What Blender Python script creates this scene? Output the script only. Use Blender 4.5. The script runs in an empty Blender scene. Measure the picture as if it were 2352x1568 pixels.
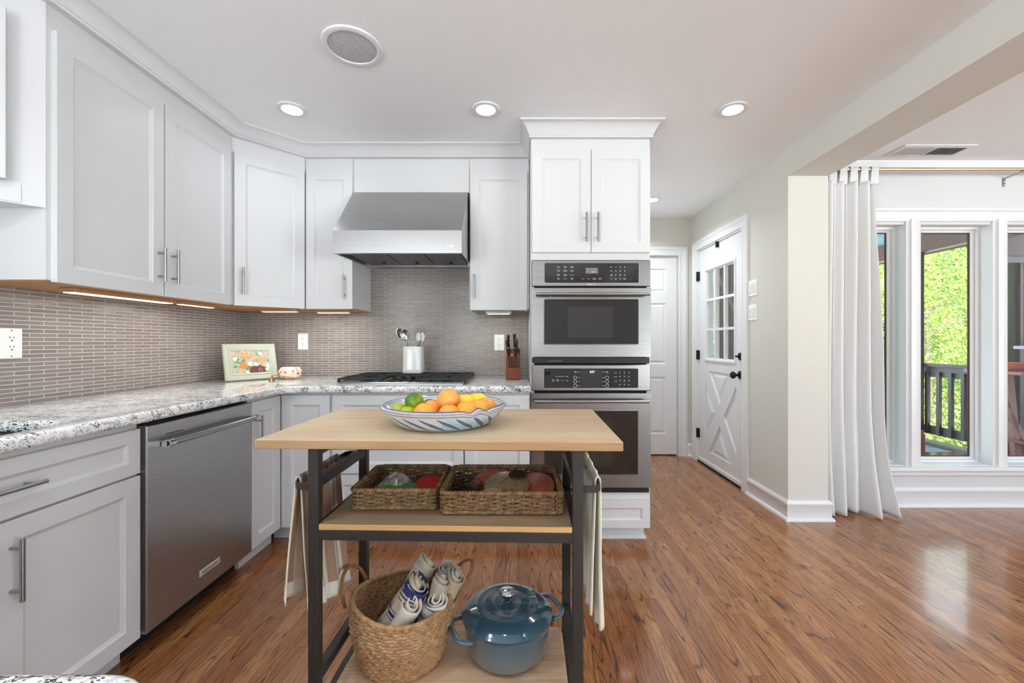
import bpy, bmesh, math, random
from mathutils import Vector, Matrix

SC = bpy.context.scene
COL = SC.collection
R = random.Random(7)

# ------------------------------------------------------------------ camera
CAM_H = 1.155
cd = bpy.data.cameras.new('camera')
cam = bpy.data.objects.new('camera', cd)
COL.objects.link(cam)
cam.location = (0, 0, CAM_H)
cam.rotation_euler = (math.radians(90), 0, 0)
cd.sensor_width = 36.0
cd.lens = 950.0 / 2352.0 * 36.0
cd.shift_x = -12.0 / 2352.0
cd.shift_y = 1.0 / 2352.0
cd.clip_start = 0.02
cd.clip_end = 200
SC.camera = cam

# ------------------------------------------------------------------ world and exposure
SC.view_settings.view_transform = 'Standard'
SC.view_settings.look = 'None'
SC.view_settings.gamma = 1.0
SC.view_settings.use_curve_mapping = False
SC.view_settings.exposure = 0.64
SC.cycles.use_denoising = True
SC.cycles.max_bounces = 10
SC.cycles.diffuse_bounces = 6
SC.cycles.glossy_bounces = 5
SC.cycles.transparent_max_bounces = 16
SC.cycles.sample_clamp_indirect = 6.0
SC.cycles.caustics_reflective = False
SC.cycles.caustics_refractive = False
world = bpy.data.worlds.new('world')
SC.world = world
world.use_nodes = True
_wn = world.node_tree.nodes
_bg = _wn['Background']
_sky = _wn.new('ShaderNodeTexSky')
_sky.sky_type = 'NISHITA'
_sky.sun_disc = False
_sky.sun_elevation = math.radians(50)
_sky.sun_rotation = math.radians(200)
_mix = _wn.new('ShaderNodeMixRGB')
_mix.inputs[0].default_value = 0.65
_mix.inputs[2].default_value = (0.81, 0.94, 1.0, 1)
_mul = _wn.new('ShaderNodeMixRGB')
_mul.blend_type = 'MULTIPLY'; _mul.inputs[0].default_value = 1.0
_mul.inputs[2].default_value = (0.25, 0.25, 0.25, 1)
world.node_tree.links.new(_sky.outputs[0], _mul.inputs[1])
world.node_tree.links.new(_mul.outputs[0], _mix.inputs[1])
# added glow below the horizon, brighter than the sky to lift the ceiling
_tc = _wn.new('ShaderNodeTexCoord'); _sp = _wn.new('ShaderNodeSeparateXYZ'); _mr = _wn.new('ShaderNodeMapRange')
_mr.inputs[1].default_value = 0.02; _mr.inputs[2].default_value = -0.12; _mr.inputs[3].default_value = 3.8; _mr.inputs[4].default_value = 16.0
world.node_tree.links.new(_tc.outputs['Generated'], _sp.inputs[0]); world.node_tree.links.new(_sp.outputs[2], _mr.inputs[0])
world.node_tree.links.new(_mr.outputs[0], _bg.inputs[1])
world.node_tree.links.new(_mix.outputs[0], _bg.inputs[0])

# ------------------------------------------------------------------ sun on the trees
sd = bpy.data.lights.new('sun', 'SUN'); sd.energy = 6.5; sd.angle = math.radians(1.0); sd.color = (1.0, 0.97, 0.90)
so = bpy.data.objects.new('sun', sd); COL.objects.link(so)
so.rotation_euler = (math.radians(40), math.radians(-26), 0)

# daylight entering through seen and added windows (sampling portals only, they give no light of their own)
def portal(loc, rot, sx, sy):
    l = bpy.data.lights.new('window_portal', 'AREA'); l.shape = 'RECTANGLE'; l.size = sx; l.size_y = sy
    l.cycles.is_portal = True
    o = bpy.data.objects.new('window_portal', l); COL.objects.link(o); o.location = loc; o.rotation_euler = rot
portal((-1.05, -3.64, 1.2), (math.radians(90), 0, 0), 0.9, 2.2)
portal((-2.15, -1.9, 1.5), (0, math.radians(-90), 0), 1.4, 2.2)
portal((4.4, -3.64, 1.2), (math.radians(90), 0, 0), 2.8, 2.2)
portal((6.14, -1.8, 1.2), (0, math.radians(90), 0), 2.2, 1.8)
portal((3.6, 3.10, 1.15), (math.radians(-90), 0, 0), 2.6, 1.7)

DOWNLIGHTS = [(-1.213, 2.228), (-0.169, 2.228), (1.161, 2.228), (1.19, 3.646),
              (-1.213, 0.35), (-0.169, 0.35), (1.161, 0.35),
              (-0.9, -1.7), (0.9, -1.7), (3.0, -1.7), (3.0, 1.2), (4.6, -0.2)]  # rows out of view are added for light, carrying the grid on
CEIL = 2.41
DL_W = [0.8, 0.5, 1.2, 6.0, 5.0, 1.5, 3.6, 4.0, 4.0, 4.0, 3.0, 3.0]

# ------------------------------------------------------------------ helpers
def lin(v):
    v /= 255.0
    return v / 12.92 if v <= 0.04045 else ((v + 0.055) / 1.055) ** 2.4
def C(r, g, b): return (lin(r), lin(g), lin(b), 1.0)

class MB:
    """collects shapes in world space, then becomes one mesh"""
    def __init__(s): s.v = []; s.f = []; s.m = []; s.uv = {}; s.M = None; s.cur = 0
    def add(s, verts, faces, uvs=None):
        n = len(s.v)
        for p in verts:
            p = Vector(p)
            if s.M is not None: p = s.M @ p
            s.v.append(p)
        for i, f in enumerate(faces):
            s.f.append([n + k for k in f]); s.m.append(s.cur)
            if uvs is not None: s.uv[len(s.f) - 1] = uvs[i]
        return s
    def box(s, x0, x1, y0, y1, z0, z1):
        v = [(x0,y0,z0),(x1,y0,z0),(x1,y1,z0),(x0,y1,z0),(x0,y0,z1),(x1,y0,z1),(x1,y1,z1),(x0,y1,z1)]
        return s.add(v, [(0,3,2,1),(4,5,6,7),(0,1,5,4),(1,2,6,5),(2,3,7,6),(3,0,4,7)])
    def prism(s, pts, z0, z1):
        n = len(pts)
        v = [(x, y, z0) for x, y in pts] + [(x, y, z1) for x, y in pts]
        f = [tuple(range(n - 1, -1, -1)), tuple(range(n, 2 * n))] + [(i, (i+1) % n, n + (i+1) % n, n + i) for i in range(n)]
        return s.add(v, f)
    def loft(s, rings, cap0=True, cap1=True, closed=True):
        n = len(rings[0]); v = [p for r in rings for p in r]; f = []
        for k in range(len(rings) - 1):
            for i in range(n if closed else n - 1):
                j = (i + 1) % n
                f.append((k*n + i, k*n + j, (k+1)*n + j, (k+1)*n + i))
        if cap0: f.append(tuple(range(n - 1, -1, -1)))
        if cap1: f.append(tuple((len(rings) - 1)*n + i for i in range(n)))
        return s.add(v, f)
    def tube(s, path, r, seg=8, closed=False, rs=None, cap=True):
        P = [Vector(p) for p in path]; n = len(P); rings = []; N = None
        for i in range(n):
            if closed: t = (P[(i+1) % n] - P[(i-1) % n])
            else: t = P[min(i+1, n-1)] - P[max(i-1, 0)]
            if t.length < 1e-9: t = Vector((0, 0, 1))
            t.normalize()
            if N is None:
                a = Vector((0, 0, 1)) if abs(t.z) < 0.9 else Vector((1, 0, 0))
                N = (a - t * a.dot(t)).normalized()
            else:
                N = N - t * N.dot(t)
                if N.length < 1e-6:
                    a = Vector((0, 0, 1)) if abs(t.z) < 0.9 else Vector((1, 0, 0)); N = a - t * a.dot(t)
                N.normalize()
            B = t.cross(N); rr = rs[i] if rs else r
            rings.append([P[i] + (N * math.cos(2*math.pi*k/seg) + B * math.sin(2*math.pi*k/seg)) * rr for k in range(seg)])
        if closed: rings.append(rings[0])
        return s.loft(rings, cap0=cap and not closed, cap1=cap and not closed)
    def cyl(s, p0, p1, r, seg=20, r1=None):
        return s.tube([p0, p1], r, seg, rs=[r, r if r1 is None else r1])
    def lathe(s, prof, cx, cy, seg=48, dz=None, uvv=True, sx=1.0, sy=1.0):
        """prof: list of (r, z)"""
        n = len(prof); v = []; f = []; uv = []
        for i in range(seg):
            a = 2*math.pi*i/seg
            for r, z in prof:
                zz = z + (dz(a, r, z) if dz else 0)
                v.append((cx + r*math.cos(a)*sx, cy + r*math.sin(a)*sy, zz))
        for i in range(seg):
            j = (i + 1) % seg
            for k in range(n - 1):
                f.append((i*n + k, j*n + k, j*n + k + 1, i*n + k + 1))
                u0, u1 = i/seg, (i+1)/seg; w0, w1 = k/(n-1), (k+1)/(n-1)
                uv.append([(u0, w0), (u1, w0), (u1, w1), (u0, w1)])
        return s.add(v, f, uv)
    def grid(s, fn, nu, nv):
        v = [fn(i/nu, j/nv) for i in range(nu+1) for j in range(nv+1)]
        f = []; uv = []
        for i in range(nu):
            for j in range(nv):
                a = i*(nv+1)+j; b = (i+1)*(nv+1)+j
                f.append((a, b, b+1, a+1))
                uv.append([(i/nu, j/nv), ((i+1)/nu, j/nv), ((i+1)/nu, (j+1)/nv), (i/nu, (j+1)/nv)])
        return s.add(v, f, uv)
    def sphere(s, c, r, seg=24, rings=14, sx=1, sy=1, sz=1, dent=0.0):
        v = []; f = []; c = Vector(c)
        for i in range(rings + 1):
            th = math.pi*i/rings
            for k in range(seg):
                ph = 2*math.pi*k/seg
                d = 1 - dent*math.exp(-(th/0.35)**2)
                v.append(c + Vector((r*sx*math.sin(th)*math.cos(ph), r*sy*math.sin(th)*math.sin(ph), r*sz*math.cos(th)*d)))
        for i in range(rings):
            for k in range(seg):
                f.append((i*seg+k, (i+1)*seg+k, (i+1)*seg+(k+1) % seg, i*seg+(k+1) % seg))
        return s.add(v, f)
    def frame_panel(s, P, u, v, n, w, h, rings, cap=True, back=True):
        """rings: (inset, depth) successive rectangles from the outer back edge to the inner field"""
        P, u, v, n = Vector(P), Vector(u), Vector(v), Vector(n)
        vs = []; fs = []
        for ins, d in rings:
            for a, b in ((ins, ins), (w-ins, ins), (w-ins, h-ins), (ins, h-ins)):
                vs.append(P + u*a + v*b + n*d)
        for k in range(len(rings) - 1):
            for i in range(4):
                j = (i+1) % 4
                fs.append((4*k+i, 4*k+j, 4*k+4+j, 4*k+4+i))
        if cap: fs.append(tuple(4*(len(rings)-1) + i for i in range(4)))
        if back: fs.append((3, 2, 1, 0))
        return s.add(vs, fs)
    def fbox(s, P, u, v, n, w, h, d):
        return s.frame_panel(P, u, v, n, w, h, [(0, 0), (0, d)])
    def sweep(s, path, prof, closed=False, cap=True):
        """path in XY (mitred), prof (offset to the left-hand normal, z)"""
        n = len(path); rings = []
        P = [Vector((p[0], p[1])) for p in path]
        for i in range(n):
            a = P[i] - P[i-1] if (i > 0 or closed) else None
            b = P[(i+1) % n] - P[i] if (i < n-1 or closed) else None
            if a is None: a = b
            if b is None: b = a
            a = a.normalized(); b = b.normalized()
            na = Vector((a.y, -a.x)); nb = Vector((b.y, -b.x))
            m = (na + nb); m = m / max(m.dot(na), 1e-3) if m.length > 1e-6 else na
            rings.append([(P[i].x + m.x*o, P[i].y + m.y*o, z) for o, z in prof])
        if closed: rings.append(rings[0])
        return s.loft(rings, cap0=cap and not closed, cap1=cap and not closed)

ORG = {}
def rot_frame(M): return M

def obj(name, mb, mats, parent=None, smooth=False, bevel=0.0, loc=None, subsurf=0, solidify=0.0, angle=35, bseg=2):
    me = bpy.data.meshes.new(name)
    if parent is not None: o0 = ORG[parent.name]
    elif loc is not None: o0 = Vector(loc)
    else:
        xs = [p.x for p in mb.v]; ys = [p.y for p in mb.v]; zs = [p.z for p in mb.v]
        o0 = Vector(((min(xs)+max(xs))/2, (min(ys)+max(ys))/2, min(zs)))
    me.from_pydata([tuple(p - o0) for p in mb.v], [], mb.f)
    if not isinstance(mats, (list, tuple)): mats = [mats]
    for m in mats: me.materials.append(m)
    if any(mb.m): me.polygons.foreach_set('material_index', mb.m)
    if mb.uv:
        ul = me.uv_layers.new(name='UVMap'); d = ul.data
        for pi, us in mb.uv.items():
            p = me.polygons[pi]
            for k, li in enumerate(p.loop_indices): d[li].uv = us[k]
    bm = bmesh.new(); bm.from_mesh(me)
    if smooth == 'weld': bmesh.ops.remove_doubles(bm, verts=bm.verts, dist=1e-5)
    bmesh.ops.recalc_face_normals(bm, faces=bm.faces)
    bm.to_mesh(me); bm.free()
    me.update()
    o = bpy.data.objects.new(name, me); COL.objects.link(o)
    if smooth:
        for p in me.polygons: p.use_smooth = True
        if angle < 180:
            try: me.set_sharp_from_angle(angle=math.radians(angle))
            except Exception: pass
    if solidify:
        m = o.modifiers.new('thickness', 'SOLIDIFY'); m.thickness = solidify; m.offset = 0
    if bevel:
        m = o.modifiers.new('edges', 'BEVEL'); m.width = bevel; m.segments = bseg; m.limit_method = 'ANGLE'; m.angle_limit = math.radians(40)
        m.harden_normals = False
    if subsurf:
        m = o.modifiers.new('smooth', 'SUBSURF'); m.levels = subsurf; m.render_levels = subsurf
    if parent is not None:
        o.parent = parent; ORG[o.name] = o0
    else:
        o.location = o0; ORG[o.name] = o0.copy()
    return o

def thing(name, label, cat, loc, group=None):
    o = bpy.data.objects.new(name, None); COL.objects.link(o); o.location = loc
    o.empty_display_size = 0.05
    o['label'] = label; o['category'] = cat
    if group: o['group'] = group
    ORG[o.name] = Vector(loc)
    return o
def tag(o, label, cat, group=None):
    o['label'] = label; o['category'] = cat
    if group: o['group'] = group
    return o
def struct(name, mb, mat, parent=None, **k):
    o = obj(name, mb, mat, parent, **k)
    if parent is None: o['kind'] = 'structure'
    return o
def struct_root(name, loc):
    o = bpy.data.objects.new(name, None); COL.objects.link(o); o.location = loc
    o['kind'] = 'structure'; ORG[o.name] = Vector(loc); return o

def copy_tree(root, loc, label=None, rotz=None):
    def cp(o, parent):
        c = o.copy(); COL.objects.link(c)
        if parent is not None: c.parent = parent
        for ch in [x for x in list(SC.objects) if x.parent == o]: cp(ch, c)
        return c
    r = cp(root, None); r.location = loc
    if label: r['label'] = label
    if rotz is not None: r.rotation_euler = (0, 0, rotz)
    return r

def text_mb(mb, txt, size, P, u, v, depth=0.0004, align='CENTER', shear=0.0, xs=1.0):
    cu = bpy.data.curves.new('txt', 'FONT'); cu.body = txt; cu.size = size; cu.align_x = align
    cu.align_y = 'CENTER'; cu.shear = shear; cu.resolution_u = 2; cu.extrude = 0
    ob = bpy.data.objects.new('txt', cu)
    me = bpy.data.meshes.new_from_object(ob)
    P, u, v = Vector(P), Vector(u).normalized(), Vector(v).normalized(); n = u.cross(v)
    mb.add([P + u*(q.co.x*xs) + v*q.co.y + n*depth for q in me.vertices], [tuple(p.vertices) for p in me.polygons])
    bpy.data.objects.remove(ob); bpy.data.curves.remove(cu); bpy.data.meshes.remove(me)

# ------------------------------------------------------------------ node helpers / materials
class NT:
    def __init__(s, name):
        s.mat = bpy.data.materials.new(name); s.mat.use_nodes = True
        s.t = s.mat.node_tree; s.n = s.t.nodes; s.l = s.t.links
        s.b = s.n['Principled BSDF']; s.out = s.n['Material Output']
    def node(s, typ, **k):
        x = s.n.new(typ)
        for a, b in k.items(): setattr(x, a, b)
        return x
    def link(s, a, b): s.l.new(a, b)
    def val(s, x):  # helper: number or socket
        return x
    def math(s, op, a, b=None, c=None):
        x = s.n.new('ShaderNodeMath'); x.operation = op
        for i, q in enumerate((a, b, c)):
            if q is None: continue
            if isinstance(q, (int, float)): x.inputs[i].default_value = q
            else: s.l.new(q, x.inputs[i])
        return x.outputs[0]
    def mix(s, fac, a, b, blend='MIX'):
        x = s.n.new('ShaderNodeMixRGB'); x.blend_type = blend
        for i, q in enumerate((fac, a, b)):
            if isinstance(q, (int, float)): x.inputs[i].default_value = q
            elif isinstance(q, tuple): x.inputs[i].default_value = q
            else: s.l.new(q, x.inputs[i])
        return x.outputs[0]
    def noise(s, vec, scale, detail=3, rough=0.5, dist=0.0):
        x = s.n.new('ShaderNodeTexNoise'); x.inputs['Scale'].default_value = scale; x.inputs['Detail'].default_value = detail
        x.inputs['Roughness'].default_value = rough; x.inputs['Distortion'].default_value = dist
        if vec is not None: s.l.new(vec, x.inputs['Vector'])
        return x.outputs['Fac']
    def ramp(s, fac, stops, interp='LINEAR'):
        x = s.n.new('ShaderNodeValToRGB'); x.color_ramp.interpolation = interp
        e = x.color_ramp.elements
        while len(e) < len(stops): e.new(0.5)
        for i, (p, c) in enumerate(stops):
            e[i].position = p; e[i].color = c if len(c) == 4 else (c[0], c[1], c[2], 1)
        s.l.new(fac, x.inputs[0]); return x.outputs[0]
    def mapping(s, vec, scale=(1,1,1), rot=(0,0,0), loc=(0,0,0)):
        x = s.n.new('ShaderNodeMapping'); x.inputs['Scale'].default_value = scale; x.inputs['Rotation'].default_value = rot; x.inputs['Location'].default_value = loc
        s.l.new(vec, x.inputs['Vector']); return x.outputs[0]
    def pos(s): return s.n.new('ShaderNodeNewGeometry').outputs['Position']
    def objc(s): return s.n.new('ShaderNodeTexCoord').outputs['Object']
    def uv(s): return s.n.new('ShaderNodeTexCoord').outputs['UV']
    def sep(s, v):
        x = s.n.new('ShaderNodeSeparateXYZ'); s.l.new(v, x.inputs[0]); return x.outputs
    def comb(s, a, b, c):
        x = s.n.new('ShaderNodeCombineXYZ')
        for i, q in enumerate((a, b, c)):
            if isinstance(q, (int, float)): x.inputs[i].default_value = q
            else: s.l.new(q, x.inputs[i])
        return x.outputs[0]
    def bump(s, h, strength=0.3, dist=0.002):
        x = s.n.new('ShaderNodeBump'); x.inputs['Strength'].default_value = strength; x.inputs['Distance'].default_value = dist
        s.l.new(h, x.inputs['Height']); s.l.new(x.outputs[0], s.b.inputs['Normal'])
    def set(s, **k):
        names = dict(col='Base Color', rough='Roughness', metal='Metallic', spec='Specular IOR Level', coat='Coat Weight',
                     coatr='Coat Roughness', aniso='Anisotropic', trans='Transmission Weight', ior='IOR', alpha='Alpha',
                     emit='Emission Color', estr='Emission Strength', sss='Subsurface Weight', sheen='Sheen Weight')
        for a, b in k.items():
            i = s.b.inputs[names[a]]
            if hasattr(b, 'links') or hasattr(b, 'is_linked'): s.l.new(b, i)
            else: i.default_value = b
        return s

def plain(name, col, rough=0.5, metal=0.0, bump=None, **k):
    t = NT(name); t.set(col=col, rough=rough, metal=metal, **k)
    if bump: t.bump(t.noise(t.objc(), bump[0], 3), bump[1], 0.002)
    return t.mat

M = {}
M['cab'] = plain('painted_cabinet_white', C(214, 215, 217), 0.38)
M['wall'] = plain('wall_paint_warm_white', C(212, 210, 203), 0.75, bump=(240, 0.05))
M['wallg'] = plain('wall_paint_grey_white', C(208, 209, 211), 0.75)
M['ceil'] = plain('ceiling_paint', C(242, 243, 245), 0.8, bump=(300, 0.04))
M['ceil2'] = plain('ceiling_paint_light', C(244, 245, 247), 0.8)
M['trim'] = plain('trim_gloss_white', C(224, 225, 227), 0.32)
M['black'] = plain('black_plastic', C(18, 18, 20), 0.35)
M['blackm'] = plain('dark_bronze_metal', C(40, 36, 34), 0.42, 0.6)
M['frame'] = plain('powder_coated_steel', C(50, 45, 42), 0.5, 0.15, bump=(700, 0.25))
M['nickel'] = plain('brushed_nickel', C(165, 165, 166), 0.28, 1.0)
M['chrome'] = plain('polished_chrome', C(215, 215, 215), 0.08, 1.0)
M['castiron'] = plain('cast_iron', C(34, 35, 37), 0.45, 0.1, bump=(400, 0.1))
M['plate'] = plain('white_plastic_plate', C(242, 241, 238), 0.35)
M['dark'] = plain('dark_gap', C(14, 13, 13), 0.8)
M['sink'] = plain('dark_composite_sink', C(72, 74, 77), 0.5)
M['bglass'] = plain('black_glass', C(20, 20, 22), 0.05, 0.0, spec=0.8)
M['oglass'] = plain('oven_window_glass', C(38, 38, 40), 0.04, 0.0, spec=0.9)
M['print'] = plain('white_print', C(225, 225, 225), 0.5)
M['disp'] = plain('grey_display', C(120, 122, 124), 0.25)
M['inkd'] = plain('black_print', C(25, 25, 25), 0.5)
M['led'] = plain('lit_digits', C(240, 240, 240), 0.5, emit=(0.9, 0.95, 1, 1), estr=1.2)
M['lens'] = plain('downlight_lens', C(255, 255, 255), 0.5, emit=(1, 0.98, 0.95, 1), estr=6.0)
M['ucl'] = plain('under_cabinet_lens', C(255, 250, 240), 0.5, emit=(1, 0.88, 0.75, 1), estr=1.3)
M['rawply'] = plain('unpainted_birch', C(176, 128, 84), 0.6, bump=(60, 0.1))
M['grille'] = plain('speaker_mesh', C(176, 177, 178), 0.7)
M['gold'] = plain('brushed_gold', C(222, 198, 165), 0.3, 0.85)
M['brass'] = plain('aged_brass', C(176, 150, 100), 0.3, 0.9)
M['porc'] = plain('white_porcelain', C(232, 232, 230), 0.15, coat=0.5)
M['steelu'] = plain('utensil_steel', C(180, 180, 180), 0.18, 1.0)
M['bristle'] = plain('clear_handle', C(215, 215, 212), 0.2)
M['dkbrown'] = plain('deck_brown_paint', C(76, 54, 44), 0.7)
M['rail'] = plain('deck_rail_paint', C(70, 64, 64), 0.6)
M['bark'] = plain('tree_bark', C(122, 112, 96), 0.8, bump=(20, 0.5))
M['porchceil'] = plain('porch_ceiling_paint', C(150, 178, 190), 0.7)
M['terra'] = plain('terracotta', C(190, 92, 66), 0.5)
M['redwood'] = plain('outdoor_table_wood', C(140, 84, 70), 0.5)
M['ground'] = plain('leaf_litter', C(70, 92, 40), 0.9, bump=(3, 0.5))

def stainless(name, base=168, rough=0.24, horiz=True, dark=False):
    t = NT(name); p = t.pos()
    m = t.mapping(p, scale=(3, 3, 700) if horiz else (700, 700, 3))
    n = t.noise(m, 1.0, 3, 0.6)
    col = t.ramp(n, [(0.25, C(base-14, base-14, base-13)), (0.75, C(base+14, base+14, base+14))])
    rg = t.math('MULTIPLY_ADD', n, 0.12, rough - 0.06)
    t.set(col=col, rough=rg, metal=1.0, aniso=0.75); t.bump(n, 0.04, 0.001)
    tg = t.node('ShaderNodeTangent'); tg.direction_type = 'RADIAL'; tg.axis = 'Z'; t.link(tg.outputs[0], t.b.inputs['Tangent'])
    return t.mat
M['steel'] = stainless('brushed_stainless', 146, 0.24)
M['steelh'] = stainless('brushed_stainless_hood', 188, 0.30)
M['steeld'] = stainless('dishwasher_stainless', 178, 0.36)

def m_floor():
    t = NT('oak_strip_floor'); x, y, z = t.sep(t.pos())[0:3]
    W = 0.057
    row = t.math('FLOOR', t.math('DIVIDE', x, W))
    wn = t.node('ShaderNodeTexWhiteNoise'); wn.noise_dimensions = '1D'; t.link(row, wn.inputs['W'])
    yy = t.math('ADD', t.math('DIVIDE', y, 0.95), t.math('MULTIPLY', wn.outputs[0], 7.3))
    seg = t.math('FLOOR', yy)
    w2 = t.node('ShaderNodeTexWhiteNoise'); w2.noise_dimensions = '2D'; t.link(t.comb(row, seg, 0), w2.inputs['Vector'])
    idv = w2.outputs['Value']
    off = t.math('MULTIPLY', idv, 37.0)
    # long flowing grain contours (cathedrals)
    gv = t.comb(t.math('ADD', t.math('MULTIPLY', x, 8.0), off), t.math('ADD', t.math('MULTIPLY', y, 0.6), off), 0.0)
    g = t.noise(gv, 1.0, 2.0, 0.45, 0.15)
    c = t.math('FRACT', t.math('MULTIPLY', g, 21.0))
    line = t.math('SMOOTH_MIN', c, t.math('SUBTRACT', 1.0, c), 0.02)
    lines = t.ramp(line, [(0.0, (0,0,0,1)), (0.13, (1,1,1,1))])
    # fine pores
    fv = t.comb(t.math('MULTIPLY', x, 330.0), t.math('ADD', t.math('MULTIPLY', y, 12.0), off), 0.0)
    fine = t.noise(fv, 1.0, 3.0, 0.6)
    fr = t.ramp(fine, [(0.42, (0,0,0,1)), (0.52, (1,1,1,1))])
    med = t.noise(t.comb(t.math('MULTIPLY', x, 60.0), t.math('ADD', t.math('MULTIPLY', y, 1.6), off), 0.0), 1.0, 3, 0.6)
    base = t.ramp(idv, [(0.0, C(154, 96, 54)), (0.35, C(168, 109, 64)), (0.7, C(178, 119, 72)), (1.0, C(190, 134, 85))])
    base = t.mix(t.math('MULTIPLY', med, 0.35), base, C(128, 76, 42))
    lst = t.ramp(t.noise(t.comb(t.math('MULTIPLY', x, 20.0), t.math('ADD', t.math('MULTIPLY', y, 1.8), off), 3.0), 1.0, 2), [(0.34, (0.3,0.3,0.3,1)), (0.58, (1,1,1,1))])
    dk = t.mix(t.math('MULTIPLY', t.math('SUBTRACT', 1.0, lines), lst), base, C(56, 34, 22))
    dk = t.mix(t.math('MULTIPLY', t.math('SUBTRACT', 1.0, fr), 0.6), dk, C(88, 54, 34))
    # joints
    fx = t.math('FRACT', t.math('DIVIDE', x, W)); ex = t.math('MINIMUM', fx, t.math('SUBTRACT', 1.0, fx))
    fy = t.math('FRACT', yy); ey = t.math('MINIMUM', fy, t.math('SUBTRACT', 1.0, fy))
    jx = t.math('LESS_THAN', ex, 0.014); jy = t.math('LESS_THAN', ey, 0.0012)
    j = t.math('MAXIMUM', jx, jy)
    col = t.mix(t.math('MULTIPLY', j, 0.6), dk, C(50, 28, 16))
    t.set(col=col, rough=t.math('MULTIPLY_ADD', fine, 0.10, 0.15), coat=0.35, coatr=0.08)
    t.bump(t.math('MULTIPLY', t.math('SUBTRACT', 1.0, j), t.math('MULTIPLY_ADD', fr, 0.15, 0.85)), 0.12, 0.001)
    return t.mat
M['floor'] = m_floor()

def m_granite():
    t = NT('granite_speckled_white'); p = t.pos()
    d = t.node('ShaderNodeMapping'); d.inputs['Scale'].default_value = (1.0, 1.6, 1.6); d.inputs['Rotation'].default_value = (0, 0, 0.5)
    t.link(p, d.inputs['Vector']); q = d.outputs[0]
    n1 = t.noise(q, 22, 6, 0.7, 0.6)
    base = t.ramp(n1, [(0.36, C(160, 162, 165)), (0.43, C(222, 223, 224)), (0.52, C(250, 250, 249))])
    n2 = t.noise(q, 70, 5, 0.75, 0.4)
    gm = t.ramp(n2, [(0.53, (0,0,0,1)), (0.63, (1,1,1,1))])
    c1 = t.mix(t.math('MULTIPLY', gm, 0.55), base, C(96, 97, 102))
    n3 = t.noise(q, 120, 4, 0.7, 0.8); n4 = t.noise(q, 9, 3, 0.6)
    bl = t.math('ADD', n3, t.math('MULTIPLY', n4, 0.35))
    bm = t.ramp(bl, [(0.73, (0,0,0,1)), (0.765, (1,1,1,1))])
    c2 = t.mix(bm, c1, C(24, 24, 28))
    t.set(col=c2, rough=0.12, coat=0.3, coatr=0.05)
    return t.mat
M['granite'] = m_granite()

def m_tile(axis):
    t = NT('glass_mosaic_tile_' + axis); s = t.sep(t.pos())
    h = s[0] if axis == 'x' else s[1]
    v = t.comb(h, t.math('SUBTRACT', s[2], 0.905), 0.0)
    b = t.node('ShaderNodeTexBrick'); b.offset = 0.5; b.offset_frequency = 2; b.squash = 1.0
    b.inputs['Scale'].default_value = 1.0
    b.inputs['Brick Width'].default_value = 0.1016; b.inputs['Row Height'].default_value = 0.0168
    b.inputs['Mortar Size'].default_value = 0.0016; b.inputs['Mortar Smooth'].default_value = 0.2
    b.inputs['Color1'].default_value = C(132, 122, 117); b.inputs['Color2'].default_value = C(145, 136, 131)
    b.inputs['Mortar'].default_value = C(200, 194, 190); b.inputs['Bias'].default_value = 0.0
    t.link(v, b.inputs['Vector'])
    rg = t.math('MULTIPLY_ADD', b.outputs['Fac'], 0.5, 0.16)
    t.set(col=b.outputs['Color'], rough=rg, spec=0.4)
    # slight cushion and waviness of every glass piece
    n = t.noise(t.comb(t.math('MULTIPLY', h, 22.0), t.math('MULTIPLY', s[2], 90.0), 0.0), 1.0, 2)
    hh = t.math('ADD', t.math('SUBTRACT', 1.0, b.outputs['Fac']), t.math('MULTIPLY', n, 0.8))
    t.bump(hh, 0.6, 0.002)
    return t.mat
M['tilex'] = m_tile('x'); M['tiley'] = m_tile('y')

def m_wood(name, a, b, dark, scale=1.0, axis=0, rough=0.5, stain=0.35, streak=0.5):
    t = NT(name); o = t.objc()
    sc = [14*scale, 14*scale, 14*scale]; sc[axis] = 1.0*scale
    m = t.mapping(o, scale=tuple(sc)); n = t.noise(m, 1.6, 6, 0.65, 0.5)
    sc2 = [160*scale]*3; sc2[axis] = 5*scale
    f = t.noise(t.mapping(o, scale=tuple(sc2)), 1.0, 3, 0.6)
    big = t.noise(o, 3.0*scale, 3, 0.5)
    col = t.ramp(n, [(0.3, a), (0.7, b)])
    col = t.mix(t.math('MULTIPLY', t.ramp(f, [(0.45, (0,0,0,1)), (0.7, (1,1,1,1))]), streak), col, dark)
    col = t.mix(t.math('MULTIPLY', t.ramp(big, [(0.45, (0,0,0,1)), (0.75, (1,1,1,1))]), stain), col, dark)
    t.set(col=col, rough=rough); t.bump(f, 0.1, 0.001)
    return t.mat
M['top'] = m_wood('light_ash_tabletop', C(212, 190, 158), C(194, 168, 132), C(156, 120, 82), 1.0, 0, 0.48, 0.34, 0.42)
M['topedge'] = m_wood('tabletop_edge', C(176, 142, 104), C(154, 118, 78), C(126, 92, 60), 1.0, 0, 0.5, 0.2, 0.35)
M['shelf'] = m_wood('shelf_wood', C(150, 126, 98), C(130, 108, 82), C(104, 84, 62), 1.0, 0, 0.55, 0.3, 0.35)
M['shelfl'] = m_wood('bottom_shelf_wood', C(212, 180, 148), C(190, 156, 124), C(150, 118, 90), 1.0, 0, 0.55, 0.4, 0.4)
M['shelfedge'] = m_wood('shelf_edge_wood', C(214, 172, 116), C(190, 146, 90), C(150, 108, 62), 1.0, 0, 0.5, 0.2, 0.3)
M['block'] = m_wood('cherry_block', C(150, 66, 34), C(128, 50, 26), C(88, 34, 18), 1.0, 2, 0.35, 0.3, 0.3)

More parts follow.
